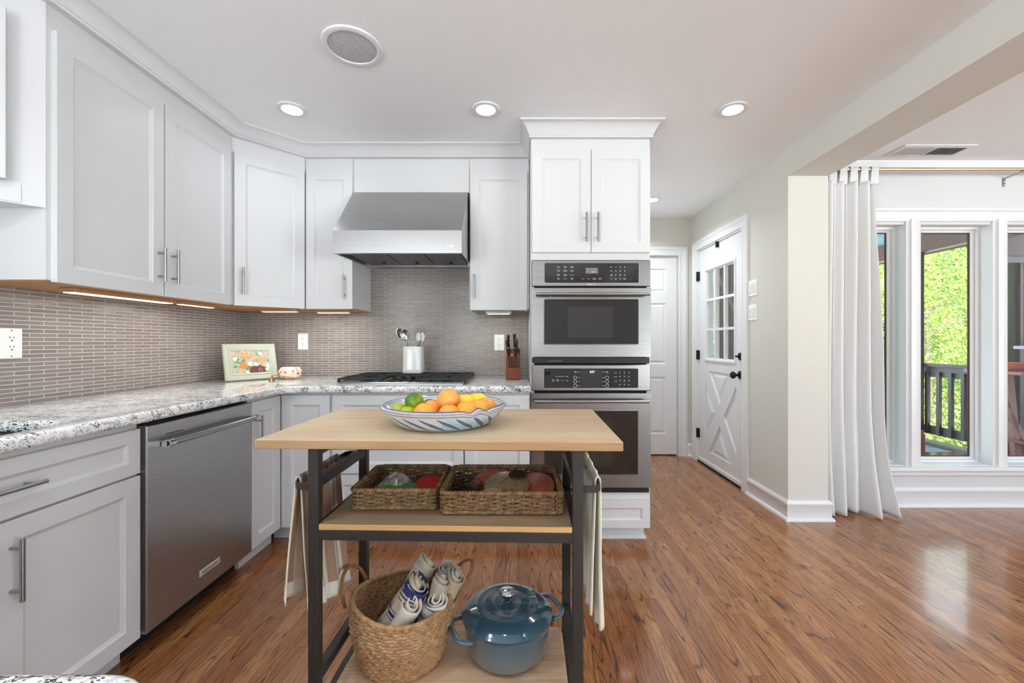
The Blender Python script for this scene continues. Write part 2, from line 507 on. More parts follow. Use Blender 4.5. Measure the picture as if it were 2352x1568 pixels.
def m_fibre(name, a, b, dark, scale=1.0, freq=180.0):
    t = NT(name); o = t.objc()
    n = t.noise(o, 60*scale, 4, 0.7); n2 = t.noise(o, 9*scale, 3, 0.6)
    f = t.noise(t.mapping(o, scale=(freq, freq, freq*3)), 1.0, 3, 0.7)
    col = t.ramp(n, [(0.3, dark), (0.5, a), (0.72, b)])
    col = t.mix(t.math('MULTIPLY', n2, 0.5), col, a)
    col = t.mix(t.math('MULTIPLY', t.ramp(f, [(0.4, (1,1,1,1)), (0.6, (0,0,0,1))]), 0.45), col, dark)
    t.set(col=col, rough=0.75); t.bump(f, 0.6, 0.002)
    return t.mat
M['seagrass'] = m_fibre('seagrass_rope', C(146, 112, 74), C(194, 158, 112), C(74, 54, 36))
M['jute'] = m_fibre('braided_jute', C(190, 150, 108), C(218, 184, 142), C(128, 92, 60))
M['jutecord'] = m_fibre('jute_cord', C(162, 116, 78), C(184, 140, 98), C(112, 76, 48))

def m_leaf():
    t = NT('sunlit_leaves'); r = t.node('ShaderNodeObjectInfo'); p = t.pos()
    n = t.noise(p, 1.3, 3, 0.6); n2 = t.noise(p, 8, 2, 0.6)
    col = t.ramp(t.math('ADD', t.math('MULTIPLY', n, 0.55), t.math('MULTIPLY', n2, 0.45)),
                 [(0.34, C(38, 62, 22)), (0.45, C(98, 124, 48)), (0.55, C(182, 190, 96)), (0.66, C(236, 232, 176))])  # ramp paints sun highlights and shaded gaps into the leaf colour
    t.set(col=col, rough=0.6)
    tr = t.node('ShaderNodeBsdfTranslucent'); t.link(col, tr.inputs['Color'])
    mx = t.node('ShaderNodeMixShader'); mx.inputs[0].default_value = 0.4
    t.link(t.b.outputs[0], mx.inputs[1]); t.link(tr.outputs[0], mx.inputs[2]); t.link(mx.outputs[0], t.out.inputs['Surface'])
    return t.mat
M['leaf'] = m_leaf()

def m_glass():
    t = NT('clear_window_glass')
    t.n.remove(t.b)
    a = t.node('ShaderNodeBsdfTransparent'); a.inputs[0].default_value = (0.97, 0.98, 0.98, 1)
    g = t.node('ShaderNodeBsdfGlossy'); g.inputs['Roughness'].default_value = 0.01
    lw = t.node('ShaderNodeFresnel'); lw.inputs[0].default_value = 1.35
    mx = t.node('ShaderNodeMixShader'); t.link(t.math('MULTIPLY', lw.outputs[0], 0.17), mx.inputs[0])
    t.link(a.outputs[0], mx.inputs[1]); t.link(g.outputs[0], mx.inputs[2]); t.link(mx.outputs[0], t.out.inputs['Surface'])
    return t.mat
M['glass'] = m_glass()

def m_cloth(name, base, stripes=None, along='v', weave=900, rough=0.9, trans=0.0):
    """stripes: list of (position 0..1, half width, colour) across uv"""
    t = NT(name); uv = t.sep(t.uv())
    c = uv[1] if along == 'v' else uv[0]
    col = t.mix(0.0, base, base)
    for (p, hw, sc) in (stripes or []):
        if isinstance(p, str):
            a = uv[0] if p[0] == 'u' else uv[1]; pos = float(p[1:])
        else: a = c; pos = p
        m = t.math('LESS_THAN', t.math('ABSOLUTE', t.math('SUBTRACT', a, pos)), hw)
        col = t.mix(m, col, sc)
    o = t.objc(); n = t.noise(o, weave, 2, 0.5); n2 = t.noise(o, 25, 3, 0.5)
    col = t.mix(t.math('MULTIPLY', n, 0.12), col, (0.25, 0.23, 0.2, 1))
    t.set(col=col, rough=rough, sheen=0.1)
    t.bump(t.math('ADD', t.math('MULTIPLY', n, 0.3), n2), 0.25, 0.003)
    if trans:
        tr = t.node('ShaderNodeBsdfTranslucent'); t.link(col, tr.inputs['Color'])
        mx = t.node('ShaderNodeMixShader'); mx.inputs[0].default_value = trans
        t.link(t.b.outputs[0], mx.inputs[1]); t.link(tr.outputs[0], mx.inputs[2]); t.link(mx.outputs[0], t.out.inputs['Surface'])
    return t.mat
M['curtain'] = m_cloth('white_linen', C(244, 244, 245), trans=0.25)

def m_fruit(name, a, b, scale=1.0, blush=None):
    t = NT(name); o = t.objc()
    n = t.noise(o, 30, 3, 0.6); col = t.ramp(n, [(0.35, a), (0.65, b)])
    if blush:
        n2 = t.noise(o, 14, 2, 0.5); col = t.mix(t.math('MULTIPLY', t.ramp(n2, [(0.48, (0,0,0,1)), (0.62, (1,1,1,1))]), 0.7), col, blush)
    v = t.node('ShaderNodeTexVoronoi'); v.inputs['Scale'].default_value = 420; t.link(o, v.inputs['Vector'])
    t.set(col=col, rough=0.38, sss=0.05); t.bump(v.outputs['Distance'], 0.25, 0.001)
    return t.mat
M['orange'] = m_fruit('orange_peel', C(236, 156, 48), C(242, 170, 66))
M['grapefruit'] = m_fruit('grapefruit_peel', C(234, 152, 62), C(240, 166, 84), blush=C(226, 122, 66))
M['lemon'] = m_fruit('lemon_peel', C(240, 206, 50), C(244, 214, 80))
M['lime'] = m_fruit('lime_peel', C(64, 108, 10), C(120, 146, 20), blush=C(168, 176, 44))
M['limey'] = m_fruit('yellow_lime_peel', C(168, 186, 16), C(198, 200, 30))
# ================================================================== SETTING
X0, YB, XR, YF = -1.985, 3.02, 1.755, 4.19       # left wall, wall behind the cooktop, right wall, far wall
XD = 6.0; YW = 2.91; YR = -3.6
mb = MB().box(X0-0.15, XD+0.15, YR-0.15, YF+0.15, -0.12, 0.0); struct('floor', mb, M['floor'])
mb = MB().box(X0-0.15, XR+0.03, YR-0.15, YF+0.15, CEIL, CEIL+0.15); struct('ceiling', mb, M['ceil'])
mb = MB().box(XR+0.03, XD+0.15, YR-0.15, YW+0.14, CEIL, CEIL+0.15); struct('ceiling_dining', mb, M['ceil2'])
mb = MB(); mb.box(X0-0.12, X0, YR, -3.0, 0, CEIL); mb.box(X0-0.12, X0, -0.8, YB, 0, CEIL); mb.box(X0-0.12, X0, -3.0, -0.8, 0, 0.8); mb.box(X0-0.12, X0, -3.0, -0.8, 2.2, CEIL)
struct('wall_left', mb, M['wallg'])
r = struct_root('window_9', (X0-0.06, -1.9, 0.8)); m = MB()  # unseen window, added to throw light on the right wall
for (y0_, y1_, z0_, z1_) in ((-3.0, -2.95, .8, 2.2), (-.85, -.8, .8, 2.2), (-1.93, -1.87, .85, 2.15), (-2.95, -.85, .8, .85), (-2.95, -.85, 2.15, 2.2)): m.box(X0-0.09, X0-0.04, y0_, y1_, z0_, z1_)
obj('window_frame', m, M['trim'], r)
struct('wall_back', MB().box(X0-0.12, 0.766, YB, YB+0.12, 0, CEIL), M['wallg'])
struct('wall_hall', MB().box(0.646, 0.766, YB+0.12, YF, 0, CEIL), M['wall'])
# far wall, with the opening of door 1
mb = MB(); mb.box(0.646, 0.86, YF, YF+0.12, 0, CEIL); mb.box(1.63, XR+0.15, YF, YF+0.12, 0, CEIL); mb.box(0.86, 1.63, YF, YF+0.12, 2.02, CEIL)
struct('wall_far', mb, M['wall'])
# right wall: thick end by the dining opening, opening for door 2, header towards the camera
mb = MB()
mb.box(XR, XR+0.26, 2.68, 3.07, 0, CEIL)
mb.box(XR, XR+0.15, 3.07, 3.216, 0, CEIL)
mb.box(XR, XR+0.15, 3.216, 4.035, 2.045, CEIL)
mb.box(XR, XR+0.15, 4.035, YF, 0, CEIL)
struct('wall_right', mb, M['wall'])
struct('header_beam', MB().box(XR, XR+0.26, YR, 2.68, 2.23, CEIL), M['wall'])
# dining window wall
WX = [(2.13, 2.73), (2.822, 3.338), (3.43, 3.946), (4.038, 4.554)]
WZ0, WZ1 = 0.285, 1.985
mb = MB()
mb.box(XR+0.26, XD, YW, YW+0.14, 0, WZ0); mb.box(XR+0.26, XD, YW, YW+0.14, WZ1, CEIL)
xs = [XR+0.26] + [q for w in WX for q in w] + [XD]
for i in range(0, len(xs), 2): mb.box(xs[i], xs[i+1], YW, YW+0.14, WZ0, WZ1)
struct('wall_dining_windows', mb, M['wallg'])
mb = MB()
for (a, b) in ((YR, -2.7), (-0.9, YW+0.14)): mb.box(XD, XD+0.12, a, b, 0, CEIL)
for (a, b) in ((-2.7, -0.9),): mb.box(XD, XD+0.12, a, b, 0, 0.1); mb.box(XD, XD+0.12, a, b, 2.3, CEIL)
struct('wall_dining_right', mb, M['wallg'])
for k, (a, b) in enumerate(((-2.7, -0.9),)):  # unseen side window, opened to bring in more light
    r = struct_root('window_%d' % (k+8), (XD+0.06, (a+b)/2, 0.1)); m = MB()
    for (y0_, y1_, z0_, z1_) in ((a, a+.05, .1, 2.3), (b-.05, b, .1, 2.3), ((a+b)/2-.03, (a+b)/2+.03, .15, 2.25), (a+.05, b-.05, .1, .15), (a+.05, b-.05, 2.25, 2.3)): m.box(XD+0.04, XD+0.09, y0_, y1_, z0_, z1_)
    obj('window_frame', m, M['trim'], r)
# rear wall behind the camera; openings added and sized for daylight and oven reflections
mb = MB(); op = [(-1.5, -0.6), (3.25, 5.6)]
mb.box(X0-0.12, XD+0.12, YR-0.12, YR, 2.3, CEIL); mb.box(X0-0.12, XD+0.12, YR-0.12, YR, 0, 0.1)
xs = [X0-0.12] + [q for w in op for q in w] + [XD+0.12]
for i in range(0, len(xs), 2): mb.box(xs[i], xs[i+1], YR-0.12, YR, 0.1, 2.3)
struct('wall_rear', mb, M['wallg'])
for k, (a, b) in enumerate(op):
    r = struct_root('window_%d' % (k+5), ((a+b)/2, YR-0.06, 0.3))
    m = MB()
    for (x0, x1, z0, z1) in ((a, a+.05, .1, 2.3), (b-.05, b, .1, 2.3), ((a+b)/2-.03, (a+b)/2+.03, .15, 2.25), (a+.05, b-.05, .1, .15), (a+.05, b-.05, 2.25, 2.3)):
        m.box(x0, x1, YR-0.09, YR-0.04, z0, z1)
    obj('window_frame', m, M['trim'], r)

# backsplash tile: thin slabs on the two walls
struct('trim_backsplash_left', MB().box(X0, X0+0.008, -0.6, YB-0.008, 0.905, 1.45), M['tiley'])
struct('trim_backsplash_back', MB().box(X0, 0.078, YB-0.008, YB, 0.905, 1.70), M['tilex'])

# baseboards
def base_profile(h=0.13, t=0.015):
    return [(0, 0), (t+0.012, 0), (t+0.012, 0.012), (t+0.004, 0.022), (t, 0.024), (t, h-0.03), (t+0.003, h-0.026), (t+0.003, h-0.016), (0.006, h), (0, h)]
struct('baseboard_right', MB().sweep([(XR, 3.135), (XR, 2.68), (XR+0.26, 2.68), (XR+0.26, YW)], base_profile()), M['trim'], smooth=True, angle=50)
struct('baseboard_right_hall', MB().sweep([(XR, YF), (XR, 4.122)], base_profile()), M['trim'])
struct('baseboard_far', MB().sweep([(1.722, YF), (XR, YF)], base_profile()), M['trim'])
struct('baseboard_dining', MB().sweep([(XR+0.26, YW), (XD, YW)], base_profile(0.135)), M['trim'], smooth=True, angle=50)
# thin crown at the dining window wall
struct('trim_dining_crown', MB().sweep([(XR+0.26, YW), (XD, YW)], [(0, CEIL-0.05), (0.006, CEIL-0.05), (0.05, CEIL-0.006), (0.05, CEIL), (0, CEIL)]), M['ceil2'])

# ---------------------------------------------------------------- doors
def casing(mb, P, u, v, n, w, h, cw=0.075, t=0.02):
    """three-sided moulded casing around an opening w x h (floor at P)"""
    P, u, v, n = map(Vector, (P, u, v, n))
    prof = [(0, 0), (0, t*0.7), (0.012, t*0.8), (0.02, t*0.55), (0.05, t*0.75), (0.058, t), (cw, t*0.9), (cw, 0)]
    rings = []
    for (a, b, da, db) in ((0, 0, -1, 0), (0, h, -1, 1), (w, h, 1, 1), (w, 0, 1, 0)):
        rings.append([P + u*(a + da*o) + v*(b + db*o) + n*d for o, d in prof])
    mb.loft(rings)

# door_1: six-panel door in the far wall
r = struct_root('door_1', (1.245, YF, 0))
dx0, dx1 = 0.865, 1.625
m = MB(); u, v, n = Vector((1,0,0)), Vector((0,0,1)), Vector((0,-1,0))
yf = YF + 0.02
W = dx1 - dx0
stile, mid = 0.11, 0.10; pw = (W - 2*stile - mid) / 2
zr = [(0.22, 0.80), (0.93, 1.55), (1.66, 1.90)]
cols = [(stile, stile+pw), (W-stile-pw, W-stile)]
# rails and stiles as slabs, panels sunk between them
m.box(dx0, dx1, yf+0.012, yf+0.04, 0.012, 2.012)
xs_ = [0, cols[0][0], cols[0][1], cols[1][0], cols[1][1], W]
zs_ = [0.012, zr[0][0], zr[0][1], zr[1][0], zr[1][1], zr[2][0], zr[2][1], 2.012]
for (a, b) in ((xs_[0], xs_[1]), (xs_[2], xs_[3]), (xs_[4], xs_[5])): m.box(dx0+a, dx0+b, yf, yf+0.012, 0.012, 2.012)
for (c0, c1) in ((zs_[0], zs_[1]), (zs_[2], zs_[3]), (zs_[4], zs_[5]), (zs_[6], zs_[7])):
    for (a, b) in cols: m.box(dx0+a, dx0+b, yf, yf+0.012, c0, c1)
for (a, b) in cols:
    for (c0, c1) in zr:
        m.frame_panel((dx0+a, yf+0.012, c0), u, v, n, b-a, c1-c0, [(0, 0.012), (0.012, 0.0015), (0.016, 0.0015), (0.035, 0.009)], back=False)
obj('door_leaf', m, M['trim'], r)
m = MB(); casing(m, (dx0-0.01, YF, 0), u, v, n, W+0.02, 2.03, 0.085)
obj('door_casing', m, M['trim'], r)
m = MB(); m.box(dx0-0.003, dx0-0.0005, YF+0.0, YF+0.06, 0, 2.02); m.box(dx0, dx1, YF+0.05, YF+0.065, 0, 0.01); obj('door_gap', m, M['dark'], r)

# door_2: exterior cross-buck door with nine lights, in the right wall
r = struct_root('door_2', (XR, 3.625, 0))
y1, y0 = 4.017, 3.231       # hinge side (far), latch side (near)
u, v, n = Vector((0, -1, 0)), Vector((0, 0, 1)), Vector((-1, 0, 0))
Wd = y1 - y0; Hd = 2.03; xf = XR + 0.012
P0 = Vector((xf + 0.04, y1, 0.012))
def dbox(m, a0, a1, b0, b1, d0=0.0, d1=0.04):
    p = P0 + u*a0 + v*b0 + n*d0; m.fbox(p, u, v, n, a1-a0, b1-b0, d1-d0)
ga0, ga1, gb0, gb1 = y1-3.872, y1-3.355, 0.985, 1.80
m = MB()
pa0, pa1, pb0, pb1 = ga0-0.015, ga1+0.015, 0.13, 0.875
for q in ((0, ga0, gb0, gb1), (ga1, Wd, gb0, gb1), (0, Wd, gb1, Hd-0.012), (0, Wd, pb1, gb0), (0, pa0, pb0, pb1), (pa1, Wd, pb0, pb1), (0, Wd, 0.0, pb0)):
    dbox(m, *q)
dbox(m, pa0, pa1, pb0, pb1, 0.0, 0.026)
# cross-buck: four triangular sunk panels, drawn as an X of boards with bevelled raised fields
cx_, cz_ = (pa0+pa1)/2, (pb0+pb1)/2; hw, hh = (pa1-pa0)/2, (pb1-pb0)/2; tb = 0.055
L = math.hypot(hw, hh); ex, ez = hw/L, hh/L
def loc(a, b, d): return P0 + u*a + v*b + n*d
for sgn in (1, -1):
    dx, dz = ex, ez*sgn; px_, pz_ = -dz, dx
    ax = tb/abs(ex)
    # board polygon clipped to the rectangle
    if sgn > 0: pts = [(pa0, pb0), (pa0+tb/ez, pb0), (pa1, pb1-tb/ex), (pa1, pb1), (pa1-tb/ez, pb1), (pa0, pb0+tb/ex)]
    else: pts = [(pa0, pb1), (pa0, pb1-tb/ex), (pa1-tb/ez, pb0), (pa1, pb0), (pa1, pb0+tb/ex), (pa0+tb/ez, pb1)]
    d1 = 0.04 if sgn > 0 else 0.0398
    m.loft([[loc(a, b, 0.026) for a, b in pts], [loc(a, b, d1) for a, b in pts]])
def tri(m, pts):
    c = Vector((sum(p[0] for p in pts)/3, sum(p[1] for p in pts)/3))
    def ring(s, d): return [loc(c.x + (p[0]-c.x)*s, c.y + (p[1]-c.y)*s, d) for p in pts]
    m.loft([ring(0.86, 0.026), ring(0.80, 0.028), ring(0.50, 0.038)], cap0=False)
k = tb*1.2
tri(m, [(pa0+k*1.5, pb0), (pa1-k*1.5, pb0), (cx_, cz_-k*1.7)]); tri(m, [(pa0+k*1.5, pb1), (pa1-k*1.5, pb1), (cx_, cz_+k*1.7)])
tri(m, [(pa0, pb0+k*2), (pa0, pb1-k*2), (cx_-k*1.3, cz_)]); tri(m, [(pa1, pb0+k*2), (pa1, pb1-k*2), (cx_+k*1.3, cz_)])
leaf = obj('door_leaf', m, M['trim'], r)
m = MB()
m.frame_panel(P0 + u*(ga0-0.02) + v*(gb0-0.02) + n*0.04, u, v, n, ga1-ga0+0.04, gb1-gb0+0.04, [(0, 0), (0.004, 0.012), (0.016, 0.012), (0.024, 0.0)], cap=False, back=False)
m.frame_panel(P0 + u*ga0 + v*gb0, u, v, n, ga1-ga0, gb1-gb0, [(0, 0.04), (0.012, 0.034), (0.012, 0.01), (0, 0.01)], cap=False, back=False)
for i in (1, 2):
    a = ga0 + (ga1-ga0)*i/3; dbox(m, a-0.011, a+0.011, gb0, gb1, 0.012, 0.042)
    b = gb0 + (gb1-gb0)*i/3; dbox(m, ga0, ga1, b-0.011, b+0.011, 0.0125, 0.0415)
obj('window_grille', m, M['trim'], r)
m = MB(); dbox(m, ga0, ga1, gb0, gb1, 0.018, 0.022); obj('door_glass', m, M['glass'], r)
m = MB(); casing(m, Vector((XR, 4.035, 0)), u, v, n, 4.035-3.216, 2.045, 0.085)
obj('door_casing', m, M['trim'], r)
m = MB()
m.box(XR+0.0, XR+0.15, 4.019, 4.035, 0, 2.045); m.box(XR, XR+0.15, 3.216, 3.229, 0, 2.045); m.box(XR, XR+0.15, 3.229, 4.019, 2.032, 2.045); 
obj('door_jamb', m, M['trim'], r)
m = MB(); m.box(XR-0.005, XR+0.15, 3.229, 4.019, 0.0, 0.014); obj('door_threshold', m, M['blackm'], r)
m = MB(); dbox(m, 0.0, Wd, 0.006, 0.035, 0.04, 0.052); obj('door_sweep', m, M['trim'], r)
for zc in (0.275, 1.03, 1.79):
    m = MB(); m.cyl((XR-0.006, 4.022, zc-0.045), (XR-0.006, 4.022, zc+0.045), 0.007, 10); m.box(XR-0.004, XR+0.012, 4.0, 4.04, zc-0.044, zc+0.044)
    obj('hinge', m, M['blackm'], r)
def knob(mb, y, z, rr, knobr, ln, x=XR-0.0):
    mb.cyl((x, y, z), (x-0.008, y, z), rr, 24); mb.cyl((x-0.008, y, z), (x-ln, y, z), 0.011, 14)
xk = xf
m = MB(); knob(m, 3.272, 0.893, 0.032, 0.028, 0.045, xk); m.sphere((xk-0.06, 3.272, 0.893), 0.029, 20, 12, sx=0.75); obj('door_knob', m, M['blackm'], r, smooth=True)
m = MB(); knob(m, 3.272, 1.04, 0.030, 0.02, 0.02, xk); m.box(xk-0.036, xk-0.018, 3.264, 3.29, 1.033, 1.047); obj('deadbolt', m, M['blackm'], r, smooth=True)
m = MB(); m.box(XR-0.012, XR+0.01, 3.62, 3.64, 1.985, 2.035); obj('door_catch', m, M['blackm'], r)
m = MB(); m.box(XR+0.008, XR+0.012, 3.2295, 3.234, 0.86, 0.93); obj('strike_plate', m, M['blackm'], r)

# ---------------------------------------------------------------- dining windows
def dining_window(i, x0, x1):
    r = struct_root('window_%d' % i, ((x0+x1)/2, YW, WZ0))
    u, v, n = Vector((1,0,0)), Vector((0,0,1)), Vector((0,-1,0))
    m = MB()
    w, h = x1-x0, WZ1-WZ0
    # stepped jamb liner narrowing to the sash
    m.frame_panel((x0, YW, WZ0), u, v, n, w, h, [(0, -0.001), (0.004, -0.001), (0.004, -0.075), (0.018, -0.078), (0.018, -0.1), (0.034, -0.108), (0.034, -0.128), (0.0, -0.128)], cap=False, back=False)
    obj('window_frame', m, M['trim'], r)
    m = MB(); m.frame_panel((x0, YW, WZ0), u, v, n, w, h, [(0.030, -0.112), (0.040, -0.112), (0.040, -0.122), (0.030, -0.122)], cap=False, back=False)
    obj('window_gasket', m, M['dkbrown'], r)
    m = MB(); m.box(x0+0.03, x1-0.03, YW+0.116, YW+0.119, WZ0+0.03, WZ1-0.03); obj('window_glass', m, M['glass'], r)
for i, (a, b) in enumerate(WX): dining_window(i+1, a, b)
# casing boards between and around the windows
m = MB()
def fluted(m, x0, x1, z0, z1, y=YW):
    w = x1-x0
    pr = [(0, 0), (0, -0.012), (0.010, -0.018), (0.018, -0.010), (0.024, -0.028), (w*0.5, -0.034), (w-0.024, -0.028), (w-0.018, -0.010), (w-0.010, -0.018), (w, -0.012), (w, 0)]
    m.loft([[(x0+a, y+d, z0) for a, d in pr], [(x0+a, y+d, z1) for a, d in pr]])
for k in range(3): fluted(m, WX[k][1]-0.006, WX[k+1][0]+0.006, WZ0-0.022, WZ1+0.03)
fluted(m, WX[3][1]-0.006, WX[3][1]+0.09, WZ0-0.022, WZ1+0.03); fluted(m, WX[0][0]-0.09, WX[0][0]+0.006, WZ0-0.022, WZ1+0.03)
struct('trim_window_mullions', m, M['trim'])
m = MB()
hp = [(0, 2.0), (-0.016, 2.0), (-0.02, 2.012), (-0.012, 2.02), (-0.02, 2.04), (-0.026, 2.06), (-0.036, 2.07), (-0.036, 2.085), (0, 2.09)]
m.loft([[(WX[0][0]-0.09, YW+d, z) for d, z in hp], [(WX[3][1]+0.09, YW+d, z) for d, z in hp]])
struct('trim_window_head', m, M['trim'])
m = MB()
hp = [(0.0, 0.285), (-0.045, 0.285), (-0.052, 0.278), (-0.052, 0.262), (-0.03, 0.254), (-0.022, 0.245), (-0.022, 0.225), (-0.012, 0.215), (0, 0.215)]
m.loft([[(WX[0][0]-0.10, YW+d, z) for d, z in hp], [(WX[3][1]+0.10, YW+d, z) for d, z in hp]])
struct('trim_window_sill', m, M['trim'])

# ---------------------------------------------------------------- cabinet crown
P = [(X0, 1.10), (-1.635, 1.45), (-1.635, 2.396), (-1.361, 2.67), (0.08, 2.67), (0.08, 2.375), (0.766, 2.375), (0.766, 3.02)]
def crown_prof(z0, z1, p):
    h = z1-z0
    return [(-0.02, z0), (0.010, z0), (0.014, z0+h*0.10), (0.008, z0+h*0.16), (0.016, z0+h*0.24), (0.022, z0+h*0.42), (p*0.62, z0+h*0.72), (p*0.86, z0+h*0.86), (p, z0+h*0.88), (p, z1), (-0.02, z1)]
# sweep() offsets to the right of travel: travel from the left run to the tower
m = MB().sweep(P[:5], crown_prof(2.345, CEIL, 0.075)); struct('trim_crown_cabinets', m, M['cab'], smooth=True, angle=40)
m = MB().sweep(P[4:], crown_prof(2.325, CEIL, 0.062)); struct('trim_crown_tower', m, M['cab'], smooth=True, angle=40)

# ---------------------------------------------------------------- ceiling fixtures
def downlight(x, y, label, watts):
    t = thing('recessed_light', label, 'ceiling light', (x, y, CEIL-0.004), 'recessed ceiling lights')
    m = MB().lathe([(0.050, 0.0), (0.052, -0.004), (0.060, -0.006), (0.072, -0.003), (0.073, 0.004)], x, y, 40)
    m.v = [Vector((p.x, p.y, p.z + CEIL-0.004)) for p in m.v]
    obj('trim_ring', m, M['trim'], t, smooth=True)
    m = MB().lathe([(0.0005, CEIL-0.0045), (0.0505, CEIL-0.0045), (0.0505, CEIL-0.002), (0.0005, CEIL-0.002)], x, y, 40)
    obj('lens', m, M['lens'], t)
    l = bpy.data.lights.new('recessed_light_lamp', 'AREA'); l.shape = 'DISK'; l.size = 0.10; l.energy = watts; l.color = (0.88, 0.955, 1.0)
    l.spread = math.radians(140)
    lo = bpy.data.objects.new('lamp', l); COL.objects.link(lo); lo.parent = t; lo.location = (0, 0, -0.008)
    return t
lbl = ['round recessed ceiling light over the left end of the cooktop', 'round recessed ceiling light above the range hood side of the oven tower',
       'round recessed ceiling light right of the oven tower crown', 'small far recessed light peeking past the oven tower edge',
       'unseen recessed ceiling light near the sink run', 'unseen recessed ceiling light over the island middle', 'unseen recessed ceiling light by the dining header',
       'unseen recessed ceiling light at the rear left of the room', 'unseen recessed ceiling light at the rear middle of the room', 'unseen recessed ceiling light at the rear of the dining room', 'unseen recessed ceiling light in the dining room near the windows', 'unseen recessed ceiling light deep in the dining room']
for (x, y), s, w_ in zip(DOWNLIGHTS, lbl, DL_W): downlight(x, y, s, w_)

t = thing('ceiling_speaker', 'large round flush ceiling speaker with grey mesh grille', 'speaker', (-0.70, 1.758, CEIL))
z = CEIL
m = MB().lathe([(0.098, z-0.003), (0.100, z-0.008), (0.112, z-0.010), (0.121, z-0.006), (0.123, z)], -0.70, 1.758, 56); obj('bezel', m, M['trim'], t, smooth=True)
tt = NT('perforated_grille'); vv = tt.node('ShaderNodeTexVoronoi'); vv.inputs['Scale'].default_value = 260; tt.link(tt.objc(), vv.inputs['Vector'])
tt.set(col=tt.ramp(vv.outputs['Distance'], [(0.3, C(150, 151, 153)), (0.5, C(196, 197, 198))]), rough=0.6)
m = MB().lathe([(0.0005, z-0.009), (0.05, z-0.0085), (0.099, z-0.004)], -0.70, 1.758, 56); obj('grille', m, tt.mat, t, smooth=True)

# ceiling vent in the dining room
t = thing('ceiling_vent', 'white rectangular air register set in the dining ceiling', 'vent', (2.70, 2.70, CEIL))
m = MB(); x0, x1, y0_, y1_ = 2.47, 2.93, 2.63, 2.79
m.frame_panel((x0, y1_, CEIL), (1,0,0), (0,-1,0), (0,0,-1), x1-x0, y1_-y0_, [(0, 0), (0, 0.006), (0.028, 0.009), (0.03, 0.002)], cap=False, back=False)
m.box(2.692, 2.708, 2.66, 2.76, CEIL-0.009, CEIL-0.002)
obj('vent_frame', m, M['trim'], t)
m = MB().box(x0+0.03, x1-0.03, y0_+0.03, y1_-0.03, CEIL-0.002, CEIL-0.001); obj('vent_backing', m, M['black'], t)
for i in range(26):
    xx = 2.505 + i*0.0156
    if 2.688 < xx < 2.712: continue
    sg = 1 if xx < 2.7 else -1
    m = MB(); m.loft([[(xx-0.005*sg, yy, CEIL-0.002), (xx-0.0035*sg, yy, CEIL-0.002), (xx+0.006*sg, yy, CEIL-0.010), (xx+0.0045*sg, yy, CEIL-0.010)] for yy in (2.66, 2.76)])
    obj('slat', m, M['trim'], t)
# ================================================================== CABINETS
UX, UY, UZ = Vector((1,0,0)), Vector((0,1,0)), Vector((0,0,1))
FX = (UY, UZ, UX)                    # fronts facing +X (left run)
FY = (UX, UZ, -UY)                   # fronts facing the camera
D2 = Vector((1,1,0)).normalized(); FD = (D2, UZ, Vector((1,-1,0)).normalized())
SH = [(0, 0), (0, 0.0185), (0.0015, 0.02), (0.056, 0.02), (0.058, 0.0165), (0.0675, 0.0115), (0.069, 0.0105)]
SHD = [(0, 0), (0, 0.0185), (0.0015, 0.02), (0.045, 0.02), (0.047, 0.0165), (0.055, 0.0115), (0.056, 0.0105)]

def door(parent, F, P, w, h, name='door', rings=SH, label=None):
    u, v, n = F
    o = obj(name, MB().frame_panel(P, u, v, n, w, h, rings), M['cab'], parent)
    return o
def pull(parent, F, P, length=0.158, vertical=True, r=0.006, off=0.032):
    """bar pull centred at P on the front face"""
    u, v, n = F; a = v if vertical else u; P = Vector(P)
    m = MB(); m.cyl(P + n*off - a*length/2, P + n*off + a*length/2, r, 16)
    for s in (-1, 1):
        q = P + a*(s*(length/2 - 0.026)); m.cyl(q, q + n*off, r*0.75, 12)
    return obj('handle', m, M['nickel'], parent, smooth=True)

def under_light(x0, x1, y0, y1, z, label, w=1.6):
    t = thing('under_cabinet_light', label, 'under cabinet light', ((x0+x1)/2, (y0+y1)/2, z), 'under cabinet lights')
    m = MB().box(x0, x1, y0, y1, z-0.018, z); obj('housing', m, M['rawply'] if w > 1 else M['trim'], t, bevel=0.003)
    m = MB().box(x0+0.012, x1-0.012, y0+0.008, y1-0.008, z-0.021, z-0.018); obj('lens', m, M['ucl'], t)
    l = bpy.data.lights.new('strip_lamp', 'AREA'); l.shape = 'RECTANGLE'; l.size = x1-x0-0.03; l.size_y = y1-y0-0.02; l.energy = w*0.45; l.color = (1, 0.97, 0.93)
    lo = bpy.data.objects.new('lamp', l); COL.objects.link(lo); lo.parent = t; lo.location = (0, 0, -0.024)
    return t

# ---- wall cabinet, left run, two doors
t = thing('wall_cabinet', 'white two-door wall cabinet over the left counter run', 'cabinet', (-1.81, 1.93, 1.37), 'upper kitchen cabinets')
m = MB().box(X0, -1.655, 1.452, 2.400, 1.374, 2.375); obj('body', m, M['cab'], t)
m = MB().box(X0+0.01, -1.665, 1.46, 2.395, 1.369, 1.374); obj('underside', m, M['rawply'], t)
d = door(t, FX, (-1.655, 1.468, 1.368), 0.447, 0.892); pull(d, FX, (-1.635, 1.885, 1.507))
d = door(t, FX, (-1.655, 1.924, 1.368), 0.440, 0.892); pull(d, FX, (-1.635, 1.958, 1.507))
